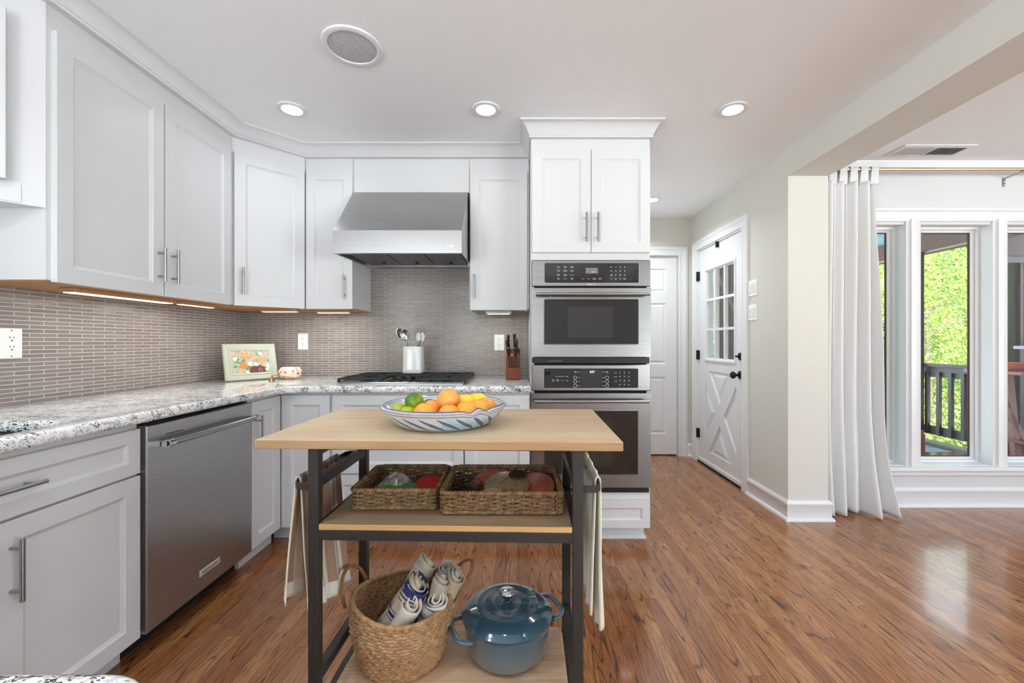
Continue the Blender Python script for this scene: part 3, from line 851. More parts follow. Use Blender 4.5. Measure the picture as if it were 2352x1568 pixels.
# ---- angled cabinet above the sink
t = thing('wall_cabinet', 'white angled wall cabinet above the sink, cut by the left picture edge', 'cabinet', (-1.8, 1.25, 1.62), 'upper kitchen cabinets')
m = MB().prism([(X0, 1.118), (-1.653, 1.450), (X0, 1.450)], 1.625, 2.375); obj('body', m, M['cab'], t)
m = MB().frame_panel((-1.975, 1.128, 1.63), *FD, 0.40, 0.062, [(0, 0), (0, 0.003)]); obj('valance', m, M['cab'], t)
q = Vector((-1.983, 1.102, 1.695)) + FD[2]*0.004
d = door(t, FD, q, 0.395, 0.565)
# ---- diagonal corner wall cabinet
t = thing('wall_cabinet', 'white diagonal corner wall cabinet with one door', 'cabinet', (-1.7, 2.75, 1.37), 'upper kitchen cabinets')
m = MB().prism([(X0, 2.402), (-1.655, 2.402), (-1.377, 2.680), (-1.377, YB-0.01), (X0+0.01, YB-0.01)], 1.374, 2.375); obj('body', m, M['cab'], t)
m = MB().prism([(X0+0.01, 2.41), (-1.67, 2.41), (-1.387, 2.69), (-1.387, YB-0.02), (X0+0.01, YB-0.02)], 1.369, 1.374); obj('underside', m, M['rawply'], t)
a0 = Vector((-1.655, 2.402, 0)); 
d = door(t, FD, a0 + D2*0.006 + UZ*1.368, 0.381, 0.892); pull(d, FD, a0 + D2*0.045 + UZ*1.510 + FD[2]*0.02)
# ---- narrow cabinet left of the hood
t = thing('wall_cabinet', 'narrow white wall cabinet immediately left of the range hood', 'cabinet', (-1.22, 2.85, 1.37), 'upper kitchen cabinets')
m = MB().box(-1.375, -1.068, 2.69, YB-0.01, 1.374, 2.375); obj('body', m, M['cab'], t)
m = MB().box(-1.365, -1.08, 2.70, YB-0.02, 1.369, 1.374); obj('underside', m, M['rawply'], t)
d = door(t, FY, (-1.365, 2.69, 1.368), 0.300, 0.892); pull(d, FY, (-1.112, 2.67, 1.511))
# ---- filler cabinet above the hood
t = thing('hood_cover_panel', 'flat white panel boxing in the space above the hood', 'panel', (-0.685, 2.85, 2.125))
m = MB().box(-1.066, -0.312, 2.692, YB-0.01, 2.125, 2.375); obj('body', m, M['cab'], t)
# ---- cabinet right of the hood
t = thing('wall_cabinet', 'white wall cabinet between the range hood and oven tower', 'cabinet', (-0.12, 2.85, 1.36), 'upper kitchen cabinets')
m = MB().box(-0.310, 0.076, 2.69, YB-0.01, 1.366, 2.375); obj('body', m, M['cab'], t)
m = MB().box(-0.300, 0.066, 2.72, YB-0.02, 1.361, 1.366); obj('underside', m, M['disp'], t)
d = door(t, FY, (-0.3035, 2.69, 1.36), 0.368, 0.898); pull(d, FY, (-0.277, 2.67, 1.510))

under_light(-1.80, -1.73, 1.62, 2.10, 1.369, 'long under cabinet light strip on the left run')
under_light(-1.78, -1.73, 2.14, 2.385, 1.369, 'short under cabinet light strip next to the corner', 1.2)
under_light(-1.66, -1.42, 2.66, 2.71, 1.369, 'under cabinet light strip beneath the corner cabinet', 1.6)
under_light(-1.35, -1.12, 2.76, 2.80, 1.369, 'under cabinet light strip left of the hood', 1.6)
under_light(-0.21, -0.04, 2.76, 2.80, 1.361, 'small under cabinet light above the knife block', 1.0)

# ---- oven tower
TX0, TX1, TY = 0.080, 0.766, 2.39
t = thing('oven_tower_cabinet', 'tall white oven tower cabinet with crown to the ceiling', 'cabinet', (0.42, 2.7, 0))
m = MB()
m.box(TX0, TX0+0.018, TY, YB-0.01, 0.08, 2.375); m.box(TX1-0.018, TX1, TY, YB-0.01, 0.08, 2.375)
m.box(TX0+0.018, TX1-0.018, TY, YB-0.01, 1.628, 2.375); m.box(TX0+0.018, TX1-0.018, TY, YB-0.01, 0.08, 0.286)
m.box(TX0+0.018, TX1-0.018, YB-0.03, YB-0.012, 0.286, 1.628)
obj('body', m, M['cab'], t)
m = MB().box(TX0, TX1-0.02, TY+0.05, YB-0.02, 0, 0.08); m.sweep([(TX0, TY+0.05), (TX1-0.02, TY+0.05), (TX1-0.02, YB-0.02)], [(0, 0), (0.012, 0), (0.012, 0.012), (0.004, 0.02), (0.0, 0.02)]); obj('toe_kick', m, M['cab'], t)
wd = 0.337
d = door(t, FY, (0.085, TY, 1.668), wd, 0.592); pull(d, FY, (0.392, 2.37, 1.806), 0.166)
d = door(t, FY, (0.425, TY, 1.668), wd, 0.592); pull(d, FY, (0.458, 2.37, 1.806), 0.166)
d = door(t, FY, (0.085, TY, 0.088), 0.677, 0.160, 'drawer', SHD)

# ================================================================== OVENS
def rounded(x0, x1, z0, z1, r, seg=6):
    p = []
    for cx, cz, a0 in ((x1-r, z0+r, -90), (x1-r, z1-r, 0), (x0+r, z1-r, 90), (x0+r, z0+r, 180)):
        for k in range(seg+1):
            a = math.radians(a0 + 90*k/seg); p.append((cx + r*math.cos(a), cz + r*math.sin(a)))
    return p
def rpanel(m, x0, x1, z0, z1, r, y0, y1, inset=0.0):
    a = rounded(x0, x1, z0, z1, r); b = rounded(x0+inset, x1-inset, z0+inset, z1-inset, max(r-inset, 0.001))
    m.loft([[(x, y0, z) for x, z in a], [(x, y1, z) for x, z in b]])
OF = TY - 0.024       # steel front plane
X_ = lambda px, y=OF: (px-1188)*y/950
Z_ = lambda py, y=OF: CAM_H + (785-py)*y/950
def words(m, items, y):
    for txt, px, py, size in items: text_mb(m, txt, size, (X_(px), y, Z_(py)), UX, UZ)

def zx(k): return 1240 + k*240/2352.0
# upper oven (speed oven with keypad)
t = thing('wall_oven', 'upper stainless wall oven with a wide keypad panel', 'oven', (0.42, TY, 1.03), 'built-in ovens')
m = MB().box(0.100, 0.746, TY+0.002, 2.95, 1.030, 1.626); obj('oven_body', m, M['dark'], t)
m = MB(); m.frame_panel((0.083, TY-0.002, 1.472), *FY, 0.680, 0.152, [(0, 0), (0, 0.018), (0.004, 0.022)]); p = obj('control_panel', m, M['steel'], t, bevel=0.001)
m = MB(); rpanel(m, X_(1251), X_(1467), Z_(649), Z_(604), 0.008, OF, OF-0.0025, 0.002); obj('control_glass', m, M['bglass'], p)
m = MB(); rpanel(m, X_(1345), X_(1373), Z_(628), Z_(615), 0.001, OF-0.0025, OF-0.0033); obj('display', m, M['disp'], p)
m = MB(); yy = OF-0.003
L1 = [('Keep\nWarm', 418, 228), ('Baked\nPotato', 568, 226), ('Rapid\nDefrost', 722, 226), ('Frozen\nEntree', 418, 310), ('Frozen\nVegetable', 568, 308), ('Auto\nDefrost', 722, 310),
      ('Reheat\nEntree', 418, 405), ('Fresh\nVegetable', 568, 405), ('Beverage', 722, 405), ('Pizza\nSlice', 418, 493), ('Popcorn', 568, 490), ('Dinner\nPlate', 722, 493),
      ('Timer', 968, 492), ('Clock', 1096, 492), ('Custom\nProgram', 1224, 490), ('Custom\nSetup', 1352, 490), ('Menu', 1606, 230), ('Cook', 1606, 316), ('Add\n30 Sec', 1606, 408), ('Start', 1606, 494), ('Clear\nStop', 1704, 494), ('Power\nLevel', 1904, 494)]
words(m, [(s, zx(a), 590 + b*75/735.0, 0.0062) for s, a, b in L1], yy)
for i, s in enumerate('1234567890'):
    a, b = [(1708, 234), (1806, 234), (1906, 234), (1706, 318), (1806, 318), (1906, 318), (1706, 412), (1806, 412), (1906, 412), (1806, 496)][i]
    words(m, [(s, zx(a), 590 + b*75/735.0, 0.0125)], yy)
obj('key_lettering', m, M['print'], p)
m = MB(); text_mb(m, '2:50', 0.011, (X_(zx(1195)), OF-0.0036, Z_(624.5)), UX, UZ, shear=0.2); obj('clock_digits', m, M['print'], p)
m = MB(); text_mb(m, 'JENN-AIR', 0.010, (X_(zx(1180)), OF-0.0003, Z_(653.5)), UX, UZ, 0.0006); m.loft([[(X_(zx(1082)) + 0.004*math.cos(a)*s, OF-0.0008, Z_(653.5) + 0.004*math.sin(a)*s) for a in [2*math.pi*k/16 for k in range(16)]] for s in (1, 0.7)], cap0=False, cap1=False); obj('brand_lettering', m, M['print'], p)

def oven_door(t, z0, z1, gx0, gx1, gz0, gz1, handle_z, hx0, hx1):
    # steel door as four slabs round the glass opening
    m = MB(); y0, y1 = TY-0.002, OF; x0, x1 = 0.081, 0.765
    m.box(x0, x1, y1, y0, z0, gz0); m.box(x0, x1, y1, y0, gz1, z1); m.box(x0, gx0, y1, y0, gz0, gz1); m.box(gx1, x1, y1, y0, gz0, gz1)
    d = obj('oven_door', m, M['steel'], t, bevel=0.0)
    m = MB(); rpanel(m, gx0-0.004, gx1+0.004, gz0-0.004, gz1+0.004, 0.008, OF-0.0002, OF-0.002, 0.002); obj('window_bezel', m, M['nickel'], d)
    m = MB(); rpanel(m, gx0, gx1, gz0, gz1, 0.006, OF-0.002, OF-0.003); obj('oven_window', m, M['bglass'], d)
    m = MB(); w, h = gx1-gx0, gz1-gz0; rpanel(m, gx0+w*0.25, gx1-w*0.27, gz0+h*0.14, gz1-h*0.17, 0.002, OF-0.003, OF-0.0034); obj('inner_window', m, M['oglass'], d)
    m = MB(); m.cyl((hx0, OF-0.045, handle_z), (hx1, OF-0.045, handle_z), 0.0095, 20)
    for x in (hx0+0.09, hx1-0.09): m.cyl((x, OF-0.045, handle_z), (x, OF, handle_z-0.006), 0.007, 12)
    obj('handle', m, M['nickel'], d, smooth=True)
    return d
oven_door(t, 1.070, 1.463, X_(1250), X_(1466), Z_(790), Z_(687), Z_(675, OF-0.045), X_(1231, OF-0.045), X_(1492, OF-0.045))
m = MB(); m.box(0.085, 0.758, TY-0.016, TY-0.002, 1.032, 1.066); 
for k in range(3): m.box(0.14, 0.70, TY-0.020, TY-0.016, 1.040+k*0.008, 1.043+k*0.008)
vt = obj('vent_strip', m, M['black'], t)
m = MB(); text_mb(m, 'CAUTION HOT SURFACE  DO NOT BLOCK VENT', 0.0035, (0.22, TY-0.0205, 1.046), UX, UZ); obj('vent_lettering', m, M['print'], vt)

# lower oven
t = thing('wall_oven', 'lower stainless wall oven partly hidden by the cart top', 'oven', (0.42, TY, 0.29), 'built-in ovens')
m = MB().box(0.100, 0.746, TY+0.002, 2.95, 0.288, 1.026); obj('oven_body', m, M['dark'], t)
m = MB(); m.frame_panel((0.083, TY-0.002, 0.874), *FY, 0.680, 0.150, [(0, 0), (0, 0.018), (0.004, 0.022)]); p = obj('control_panel', m, M['steel'], t, bevel=0.001)
m = MB(); rpanel(m, X_(1250), X_(1466), Z_(890.5), Z_(846), 0.006, OF, OF-0.0025, 0.002); obj('control_glass', m, M['bglass'], p)
m = MB(); rpanel(m, X_(1333), X_(1382), Z_(888.5), Z_(848.5), 0.002, OF-0.0025, OF-0.0031); obj('display', m, M['oglass'], p)
m = MB(); yy = OF-0.003
zy = lambda k: 820 + k*90/882.0
L2 = [('Cook Time', 405, 430), ('Convect', 508, 430), ('Bake', 610, 432), ('Oven\nLight', 302, 520), ('Meat\nProbe', 402, 520), ('Clean', 508, 527), ('Broil', 612, 527), ('Upper\nOven', 800, 332), ('Lower\nOven', 1512, 335),
      ('Timer', 1700, 352), ('Favorite', 1700, 440), ('Setup', 1700, 534), ('Start', 1798, 620), ('Clear', 1998, 620)]
words(m, [(s, zx(a), zy(b), 0.0062) for s, a, b in L2], yy)
for i, s in enumerate('1234567890'):
    a, b = [(1800, 348), (1900, 348), (2000, 348), (1800, 435), (1900, 435), (2000, 435), (1800, 530), (1900, 530), (2000, 530), (1898, 612)][i]
    words(m, [(s, zx(a), zy(b), 0.0115)], yy)
for a in (795, 1512):
    for b in (458, 548, 640):
        cx, cz = X_(zx(a)), Z_(zy(b))
        m.loft([[(cx + rr*math.cos(q), yy, cz + rr*math.sin(q)) for q in [2*math.pi*k/24 for k in range(24)]] for rr in (0.0098, 0.0084)], cap0=False, cap1=False)
for (a0, a1) in ((845, 905), (1400, 1460)):
    for b in (335, 458, 548, 640): m.box(X_(zx(a0)), X_(zx(a1)), yy, yy+0.0002, Z_(zy(b))-0.0006, Z_(zy(b))+0.0006)
obj('key_lettering', m, M['print'], p)
m = MB(); text_mb(m, '2:51', 0.017, (X_(zx(1172)), OF-0.0034, Z_(zy(330))), UX, UZ, shear=0.25); obj('clock_digits', m, M['led'], p)
oven_door(t, 0.322, 0.861, X_(1250), X_(1465), Z_(1089), Z_(943), Z_(922, OF-0.045), X_(1228, OF-0.045), X_(1491, OF-0.045))
m = MB(); m.box(0.085, 0.758, TY-0.012, TY-0.002, 0.290, 0.318); m.box(0.10, 0.74, TY-0.016, TY-0.012, 0.306, 0.311); obj('vent_strip', m, M['black'], t)

# ================================================================== RANGE HOOD
HX0, HX1 = -1.058, -0.318
t = thing('range_hood', 'stainless steel canopy range hood above the gas cooktop', 'range hood', (-0.69, 2.7, 1.66))
m = MB()
pr = [(YB-0.01, 2.120), (2.668, 2.120), (2.372, 1.795), (2.372, 1.705), (YB-0.01, 1.705)]
m.loft([[(HX0+0.001, y, z) for y, z in pr], [(HX1-0.001, y, z) for y, z in pr]])
obj('canopy', m, M['steelh'], t)
m = MB(); m.box(HX0, HX1, 2.370, 2.380, 1.664, 1.792)
pr = [(2.371, 1.664), (YB-0.01, 1.690), (YB-0.01, 1.72), (2.371, 1.72)]
for x in (HX0, HX1-0.008): m.loft([[(x, y, z) for y, z in pr], [(x+0.008, y, z) for y, z in pr]])
m.box(HX0, HX1, YB-0.02, YB-0.01, 1.688, 1.715); m.box(HX0, HX1, 2.38, 2.40, 1.664, 1.668)
obj('lip', m, M['steelh'], t)
tt = NT('perforated_filter'); vv = tt.node('ShaderNodeTexVoronoi'); vv.inputs['Scale'].default_value = 95; vv.inputs['Randomness'].default_value = 0.0; tt.link(tt.pos(), vv.inputs['Vector'])
tt.set(col=tt.ramp(vv.outputs['Distance'], [(0.32, C(16, 16, 16)), (0.40, C(120, 120, 122))]), rough=0.35, metal=0.7); M['filter'] = tt.mat
for k in range(3):
    x0 = HX0 + 0.03 + k*0.228
    f = obj('filter', MB().box(x0, x0+0.222, 2.45, 2.93, 1.694, 1.704), M['filter'], t, bevel=0.002)
    obj('filter_knob', MB().cyl((x0+0.12, 2.82, 1.684), (x0+0.12, 2.82, 1.694), 0.012, 16), M['black'], f)
for k in range(4): obj('screw', MB().sphere((HX0+0.06+k*0.2, YB-0.022, 1.70), 0.004, 8, 6), M['chrome'], t)
m = MB().frame_panel((-0.4215, 2.370, 1.697), *FY, 0.055, 0.0145, [(0, 0), (0, 0.0015)]); b = obj('badge', m, M['plate'], t)
m = MB(); text_mb(m, 'BROAN', 0.010, (-0.404, 2.3684, 1.7040), UX, UZ, 0.0002); text_mb(m, '1', 0.010, (-0.372, 2.3684, 1.7040), UX, UZ, 0.0002); obj('badge_lettering', m, M['inkd'], b)

# ================================================================== COUNTERTOPS
def slab(name, outer, holes, z0, z1, mat, bev=0.014):
    cu = bpy.data.curves.new('slab', 'CURVE'); cu.dimensions = '2D'; cu.fill_mode = 'BOTH'
    th = z1 - z0; cu.bevel_depth = bev; cu.bevel_resolution = 4; cu.extrude = th/2 - bev; cu.offset = -bev
    for poly in [outer] + holes:
        sp = cu.splines.new('POLY'); sp.points.add(len(poly)-1)
        for i, p in enumerate(poly): sp.points[i].co = (p[0], p[1], 0, 1)
        sp.use_cyclic_u = True
    ob = bpy.data.objects.new('slab', cu); me = bpy.data.meshes.new_from_object(ob)
    mb = MB(); mb.add([(q.co.x, q.co.y, q.co.z + (z0+z1)/2) for q in me.vertices], [tuple(p.vertices) for p in me.polygons])
    bpy.data.objects.remove(ob); bpy.data.curves.remove(cu); bpy.data.meshes.remove(me)
    return obj(name, mb, mat, smooth='weld', angle=35)
def arc(cx, cy, r, a0, a1, n=8): return [(cx + r*math.cos(math.radians(a0 + (a1-a0)*k/n)), cy + r*math.sin(math.radians(a0 + (a1-a0)*k/n))) for k in range(n+1)]
fx = -1.322; fy = 2.335
outer = [(X0+0.008, -0.6), (fx, -0.6)] + [(fx, fy-0.12)] + arc(fx+0.12, fy-0.12, 0.12, 180, 90, 8)[1:] + [(0.0785, fy), (0.0785, YB-0.008), (X0+0.008, YB-0.008)]
hole = arc(-1.475, 1.225, 0.08, 0, 90) + arc(-1.76, 1.225, 0.08, 90, 180) + arc(-1.76, 0.78, 0.08, 180, 270) + arc(-1.475, 0.78, 0.08, 270, 360)
o = slab('countertop', outer, [hole[::-1]], 0.866, 0.905, M['granite'])
tag(o, 'speckled white granite countertop along the left and back walls', 'countertop')
outer = [(-1.30, -0.62), (-0.258, -0.62)] + arc(-0.308, 0.270, 0.05, 0, 90) + [(-1.30, 0.320)]
o = slab('countertop', outer, [], 0.866, 0.905, M['granite'])
tag(o, 'near granite countertop corner at the bottom left picture edge', 'countertop')
t = thing('base_cabinet', 'white peninsula base cabinet under the near granite corner', 'cabinet', (-0.8, -0.15, 0))
obj('body', MB().box(-1.29, -0.32, -0.60, 0.27, 0.09, 0.865), M['cab'], t); obj('toe_kick', MB().box(-1.28, -0.36, -0.58, 0.21, 0, 0.09), M['cab'], t)

t = thing('sink', 'dark undermount sink let into the left granite counter', 'sink', (-1.61, 0.92, 0.66))
m = MB(); a0 = [(x, y) for x, y in hole]
def inset(poly, s, cx=-1.6175, cy=1.0025): return [(cx + (x-cx)*s, cy + (y-cy)*s) for x, y in poly]
m.loft([[(x, y, 0.865) for x, y in inset(hole, 1.004)], [(x, y, 0.865) for x, y in inset(hole, 1.0)], [(x, y, 0.70) for x, y in inset(hole, 0.985)], [(x, y, 0.675) for x, y in inset(hole, 0.93)], [(x, y, 0.672) for x, y in inset(hole, 0.2)]], cap0=False, cap1=True)
obj('basin', m, M['sink'], t, smooth=True, angle=30, solidify=0.004)
obj('drain', MB().cyl((-1.61, 1.0, 0.675), (-1.61, 1.0, 0.680), 0.045, 24), M['chrome'], t)

# ================================================================== BASE CABINETS
BX = -1.375; BY = 2.39
# sink base
t = thing('base_cabinet', 'white sink base cabinet left of the dishwasher', 'cabinet', (-1.66, 1.08, 0), 'lower kitchen cabinets')
m = MB(); m.box(X0+0.01, BX, 0.66, 1.494, 0.095, 0.62); m.box(BX-0.02, BX, 0.66, 1.494, 0.62, 0.864); m.box(X0+0.01, BX-0.02, 1.475, 1.494, 0.62, 0.864); obj('body', m, M['cab'], t)
obj('toe_kick', MB().box(-1.47, -1.435, 0.66, 1.494, 0, 0.095), M['cab'], t)
d = door(t, FX, (BX, 0.670, 0.684), 0.818, 0.160, 'drawer', SHD); pull(d, FX, (BX+0.02, 1.082, 0.765), 0.165, vertical=False)
d = door(t, FX, (BX, 1.078, 0.092), 0.410, 0.584); pull(d, FX, (BX+0.02, 1.106, 0.545), 0.168)
d = door(t, FX, (BX, 0.664, 0.092), 0.410, 0.584)
t = thing('base_cabinet', 'white base cabinet behind the camera end of the sink run', 'cabinet', (-1.66, 0.0, 0), 'lower kitchen cabinets')
obj('body', MB().box(X0+0.01, BX, -0.59, 0.656, 0.095, 0.864), M['cab'], t)
d = door(t, FX, (BX, 0.05, 0.092), 0.6, 0.75); obj('toe_kick', MB().box(-1.47, -1.435, -0.59, 0.656, 0, 0.095), M['cab'], t)
# narrow cabinet beyond the dishwasher
t = thing('base_cabinet', 'narrow white base cabinet between dishwasher and inner corner', 'cabinet', (-1.66, 2.24, 0), 'lower kitchen cabinets')
obj('body', MB().box(X0+0.01, BX, 2.106, 2.388, 0.095, 0.864), M['cab'], t)
obj('toe_kick', MB().box(-1.44, -1.42, 2.106, 2.388, 0, 0.095), M['cab'], t)
d = door(t, FX, (BX, 2.112, 0.092), 0.255, 0.755); pull(d, FX, (BX+0.02, 2.150, 0.695), 0.155)
# back run
t = thing('base_cabinet', 'white corner base cabinet left of the cooktop drawers', 'cabinet', (-1.3, 2.7, 0), 'lower kitchen cabinets')
obj('body', MB().box(X0+0.01, -1.069, BY, YB-0.01, 0.095, 0.864), M['cab'], t)
obj('toe_kick', MB().box(-1.44, -1.069, 2.445, 2.46, 0, 0.095), M['cab'], t)
d = door(t, FY, (-1.352, BY, 0.092), 0.276, 0.758)
t = thing('base_cabinet', 'white drawer base cabinet below the cooktop', 'cabinet', (-0.68, 2.7, 0), 'lower kitchen cabinets')
obj('body', MB().box(-1.067, -0.307, BY, YB-0.01, 0.095, 0.864), M['cab'], t)
obj('toe_kick', MB().box(-1.067, -0.307, 2.445, 2.46, 0, 0.095), M['cab'], t)
d = door(t, FY, (-1.061, BY, 0.400), 0.752, 0.450, 'drawer'); pull(d, FY, (-0.69, BY-0.02, 0.70), 0.22, vertical=False)
d = door(t, FY, (-1.061, BY, 0.092), 0.752, 0.300, 'drawer'); pull(d, FY, (-0.69, BY-0.02, 0.33), 0.22, vertical=False)
t = thing('base_cabinet', 'white base cabinet between cooktop drawers and oven tower', 'cabinet', (-0.11, 2.7, 0), 'lower kitchen cabinets')
obj('body', MB().box(-0.305, 0.076, BY, YB-0.01, 0.095, 0.864), M['cab'], t)
obj('toe_kick', MB().box(-0.305, 0.076, 2.445, 2.46, 0, 0.095), M['cab'], t)
d = door(t, FY, (-0.300, BY, 0.092), 0.370, 0.758)

# ================================================================== DISHWASHER
t = thing('dishwasher', 'stainless dishwasher with a towel-bar handle under the left counter', 'dishwasher', (-1.66, 1.8, 0.09))
obj('tub', MB().box(-1.92, -1.385, 1.500, 2.100, 0.095, 0.864), M['dark'], t)
m = MB(); m.frame_panel((-1.384, 1.503, 0.092), *FX, 0.594, 0.757, [(0, 0), (0, 0.034), (0.003, 0.038)]); dp = obj('door_panel', m, M['steeld'], t)
m = MB(); m.box(-1.3459, -1.3454, 1.585, 1.665, 0.8005, 0.8035); obj('vent_slot', m, M['black'], dp)
obj('toe_panel', MB().box(-1.46, -1.44, 1.503, 2.097, 0.0, 0.09), M['dark'], t)  # near-black colour stands in for the shadow under the dishwasher
hz = 0.778; hx = -1.298
m = MB(); m.cyl((hx, 1.538, hz), (hx, 2.062, hz), 0.0125, 24); h = obj('handle', m, M['nickel'], dp, smooth=True)
for y in (1.538, 2.062):
    m = MB(); s = 1 if y < 1.8 else -1
    m.cyl((hx, y-0.004*s, hz), (hx, y+0.022*s, hz), 0.0145, 24); m.box(-1.346, hx, y+0.002*min(s,1)-0.008, y+0.012, hz-0.010, hz+0.008)
    obj('end_cap', m, M['chrome'], h, smooth=True)
obj('cap_medallion', MB().cyl((hx, 1.5325, hz), (hx, 1.5345, hz), 0.009, 20), M['black'], h)
m = MB().frame_panel((-1.3460, 1.752, 0.158), *FX, 0.118, 0.026, [(0, 0), (0, 0.002), (0.001, 0.003)]); b = obj('badge', m, plain('satin_badge', C(214, 215, 216), 0.35, 0.3), dp)
m = MB(); text_mb(m, 'KitchenAid', 0.0205, (-1.3428, 1.811, 0.1712), UY, UZ, 0.0003); obj('badge_lettering', m, M['inkd'], b)

# ================================================================== COOKTOP
t = thing('gas_cooktop', 'stainless gas cooktop with black cast iron grates', 'cooktop', (-0.685, 2.67, 0.905))
cx = -0.685; w = 0.385
pts = []
for k in range(9): a = k/8; pts.append((cx - w + 0.05*(1-math.sin(math.pi*0.5*a))*1.0 if False else cx - w - 0.0, 2.93))
pts = [(cx-w, 2.94), (cx-w-0.005, 2.75)] + [(cx-w+0.02*(1-math.cos(q)), 2.60-0.18*math.sin(q)) for q in [math.radians(18*k) for k in range(1, 6)]] + \
      [(cx+w-0.02*(1-math.cos(q)), 2.60-0.18*math.sin(q)) for q in [math.radians(18*k) for k in range(5, 0, -1)]] + [(cx+w+0.005, 2.75), (cx+w, 2.94)]
def sc(pts, s): return [(cx + (x-cx)*s, 2.68 + (y-2.68)*s) for x, y in pts]
m = MB(); m.loft([[(x, y, 0.9052) for x, y in pts], [(x, y, 0.915) for x, y in pts], [(x, y, 0.919) for x, y in sc(pts, 0.985)], [(x, y, 0.914) for x, y in sc(pts, 0.95)]])
obj('cooktop_plate', m, M['steel'], t)
def grate(x0, x1, y0, y1, name='grate'):
    m = MB(); z0, z1, b = 0.928, 0.942, 0.012
    def bar(ax, ay, bx, by, w=b, za=z0, zb=z1):
        d = Vector((bx-ax, by-ay)); d.normalize(); n = Vector((-d.y, d.x))*w/2
        m.prism([(ax+n.x, ay+n.y), (ax-n.x, ay-n.y), (bx-n.x, by-n.y), (bx+n.x, by+n.y)], za, zb)
    bar(x0, y0, x1, y0); bar(x0, y1, x1, y1); bar(x0, y0, x0, y1); bar(x1, y0, x1, y1)
    ym = (y0+y1)/2; xm = (x0+x1)/2; bar(x0, ym, x1, ym)
    for yc in ((y0+ym)/2, (ym+y1)/2):
        for (ax, ay, bx, by) in ((x0, yc, xm-0.022, yc), (x1, yc, xm+0.022, yc)): bar(ax, ay, bx, by, 0.009, z0+0.002, z1+0.002)
    for (ay, by) in ((y0, (y0+ym)/2-0.022), ((y0+ym)/2+0.022, (ym+y1)/2-0.022), ((ym+y1)/2+0.022, y1)): bar(xm, ay, xm, by, 0.009, z0+0.002, z1+0.002)
    for (x, y) in ((x0, y0), (x1, y0), (x0, y1), (x1, y1)): m.box(x-0.008, x+0.008, y-0.008, y+0.008, 0.915, z1-0.002)
    return obj(name, m, M['castiron'], t, bevel=0.002)
grate(cx-w+0.012, cx-0.125, 2.455, 2.92); grate(cx+0.125, cx+w-0.012, 2.455, 2.92); grate(cx-0.115, cx+0.115, 2.70, 2.92)
for (x, y, r) in ((cx-0.25, 2.57, 0.03), (cx-0.25, 2.80, 0.038), (cx+0.25, 2.57, 0.03), (cx+0.25, 2.80, 0.038), (cx, 2.81, 0.045)):
    m = MB().lathe([(0.001, 0.927), (r*0.8, 0.927), (r, 0.922), (r, 0.918), (r*1.25, 0.916), (r*1.25, 0.914)], x, y, 28); obj('burner_cap', m, M['castiron'], t, smooth=True)
for (x, y) in ((cx-0.075, 2.52), (cx+0.03, 2.52), (cx-0.045, 2.60), (cx+0.06, 2.60), (cx+0.095, 2.53)):
    m = MB().lathe([(0.001, 0.936), (0.010, 0.935), (0.012, 0.925), (0.017, 0.918), (0.017, 0.915)], x, y, 20); m.box(x-0.0025, x+0.0025, y-0.012, y+0.012, 0.934, 0.944); obj('knob', m, M['black'], t, smooth=True)
m = MB(); text_mb(m, 'LITE      OFF      HI', 0.008, (cx-0.02, 2.475, 0.9145), UX, UY, 0.0003); obj('dial_lettering', m, M['inkd'], t)
# ================================================================== THINGS ON THE COUNTER
# utensil crock
KX, KY, KZ = -0.70, 2.80, 0.9445
t = thing('utensil_crock', 'white porcelain utensil crock standing at the back of the cooktop', 'crock', (KX, KY, KZ))
def rsq(cx, cy, hw, r, n=6):
    p = []
    for sx, sy, a0 in ((1, -1, -90), (1, 1, 0), (-1, 1, 90), (-1, -1, 180)):
        for k in range(n+1):
            a = math.radians(a0 + 90*k/n); p.append((cx + sx*(hw-r) + r*math.cos(a), cy + sy*(hw-r) + r*math.sin(a)))
    return p
m = MB(); rings = []
for z, hw in ((0, 0.058), (0.002, 0.0625), (0.01, 0.065), (0.03, 0.064), (0.08, 0.0615), (0.175, 0.0615), (0.18, 0.060), (0.18, 0.055), (0.17, 0.054), (0.02, 0.054)):
    rings.append([(x, y, KZ+z) for x, y in rsq(KX, KY, hw, 0.022)])
m.loft(rings); obj('crock_body', m, M['porc'], t, smooth=True, angle=60)
def spoon(name, label, top, base, head, hw, slotted=False, mat='steelu', cat='kitchen spoon'):
    t = thing(name, label, cat, base, 'cooking utensils in the crock')
    b, p = Vector(base), Vector(top); m = MB(); m.tube([b, b.lerp(p, 0.5), p], 0.0035, 8); obj('handle', m, M[mat], t, smooth=True)
    d = (p-b).normalized(); side = d.cross(Vector((0.15, -1, 0.1))).normalized(); nn = side.cross(d)
    def fn(u, v):
        a = 2*math.pi*u; rr = v
        q = p + d*(head*0.5 + head*0.5*rr*math.cos(a)) + side*(hw*rr*math.sin(a)) + nn*(0.012*(rr*rr-1))
        return q
    m = MB().grid(fn, 24, 5); obj('head', m, M[mat], t, smooth=True, angle=180, solidify=0.0018)
    return t
b0 = Vector((KX, KY, KZ+0.05))
spoon('serving_spoon', 'dark steel spoon leaning left in the crock', (-0.772, 2.775, 1.172), (-0.718, 2.80, 1.00), 0.082, 0.024, mat='steelu')
spoon('slotted_spoon', 'perforated steel spoon, second from left in the crock', (-0.738, 2.755, 1.165), (-0.708, 2.79, 1.00), 0.080, 0.026, mat='steelu')
t = thing('kitchen_tongs', 'steel kitchen tongs standing at the right of the crock', 'tongs', (-0.68, 2.80, 1.0), 'cooking utensils in the crock')
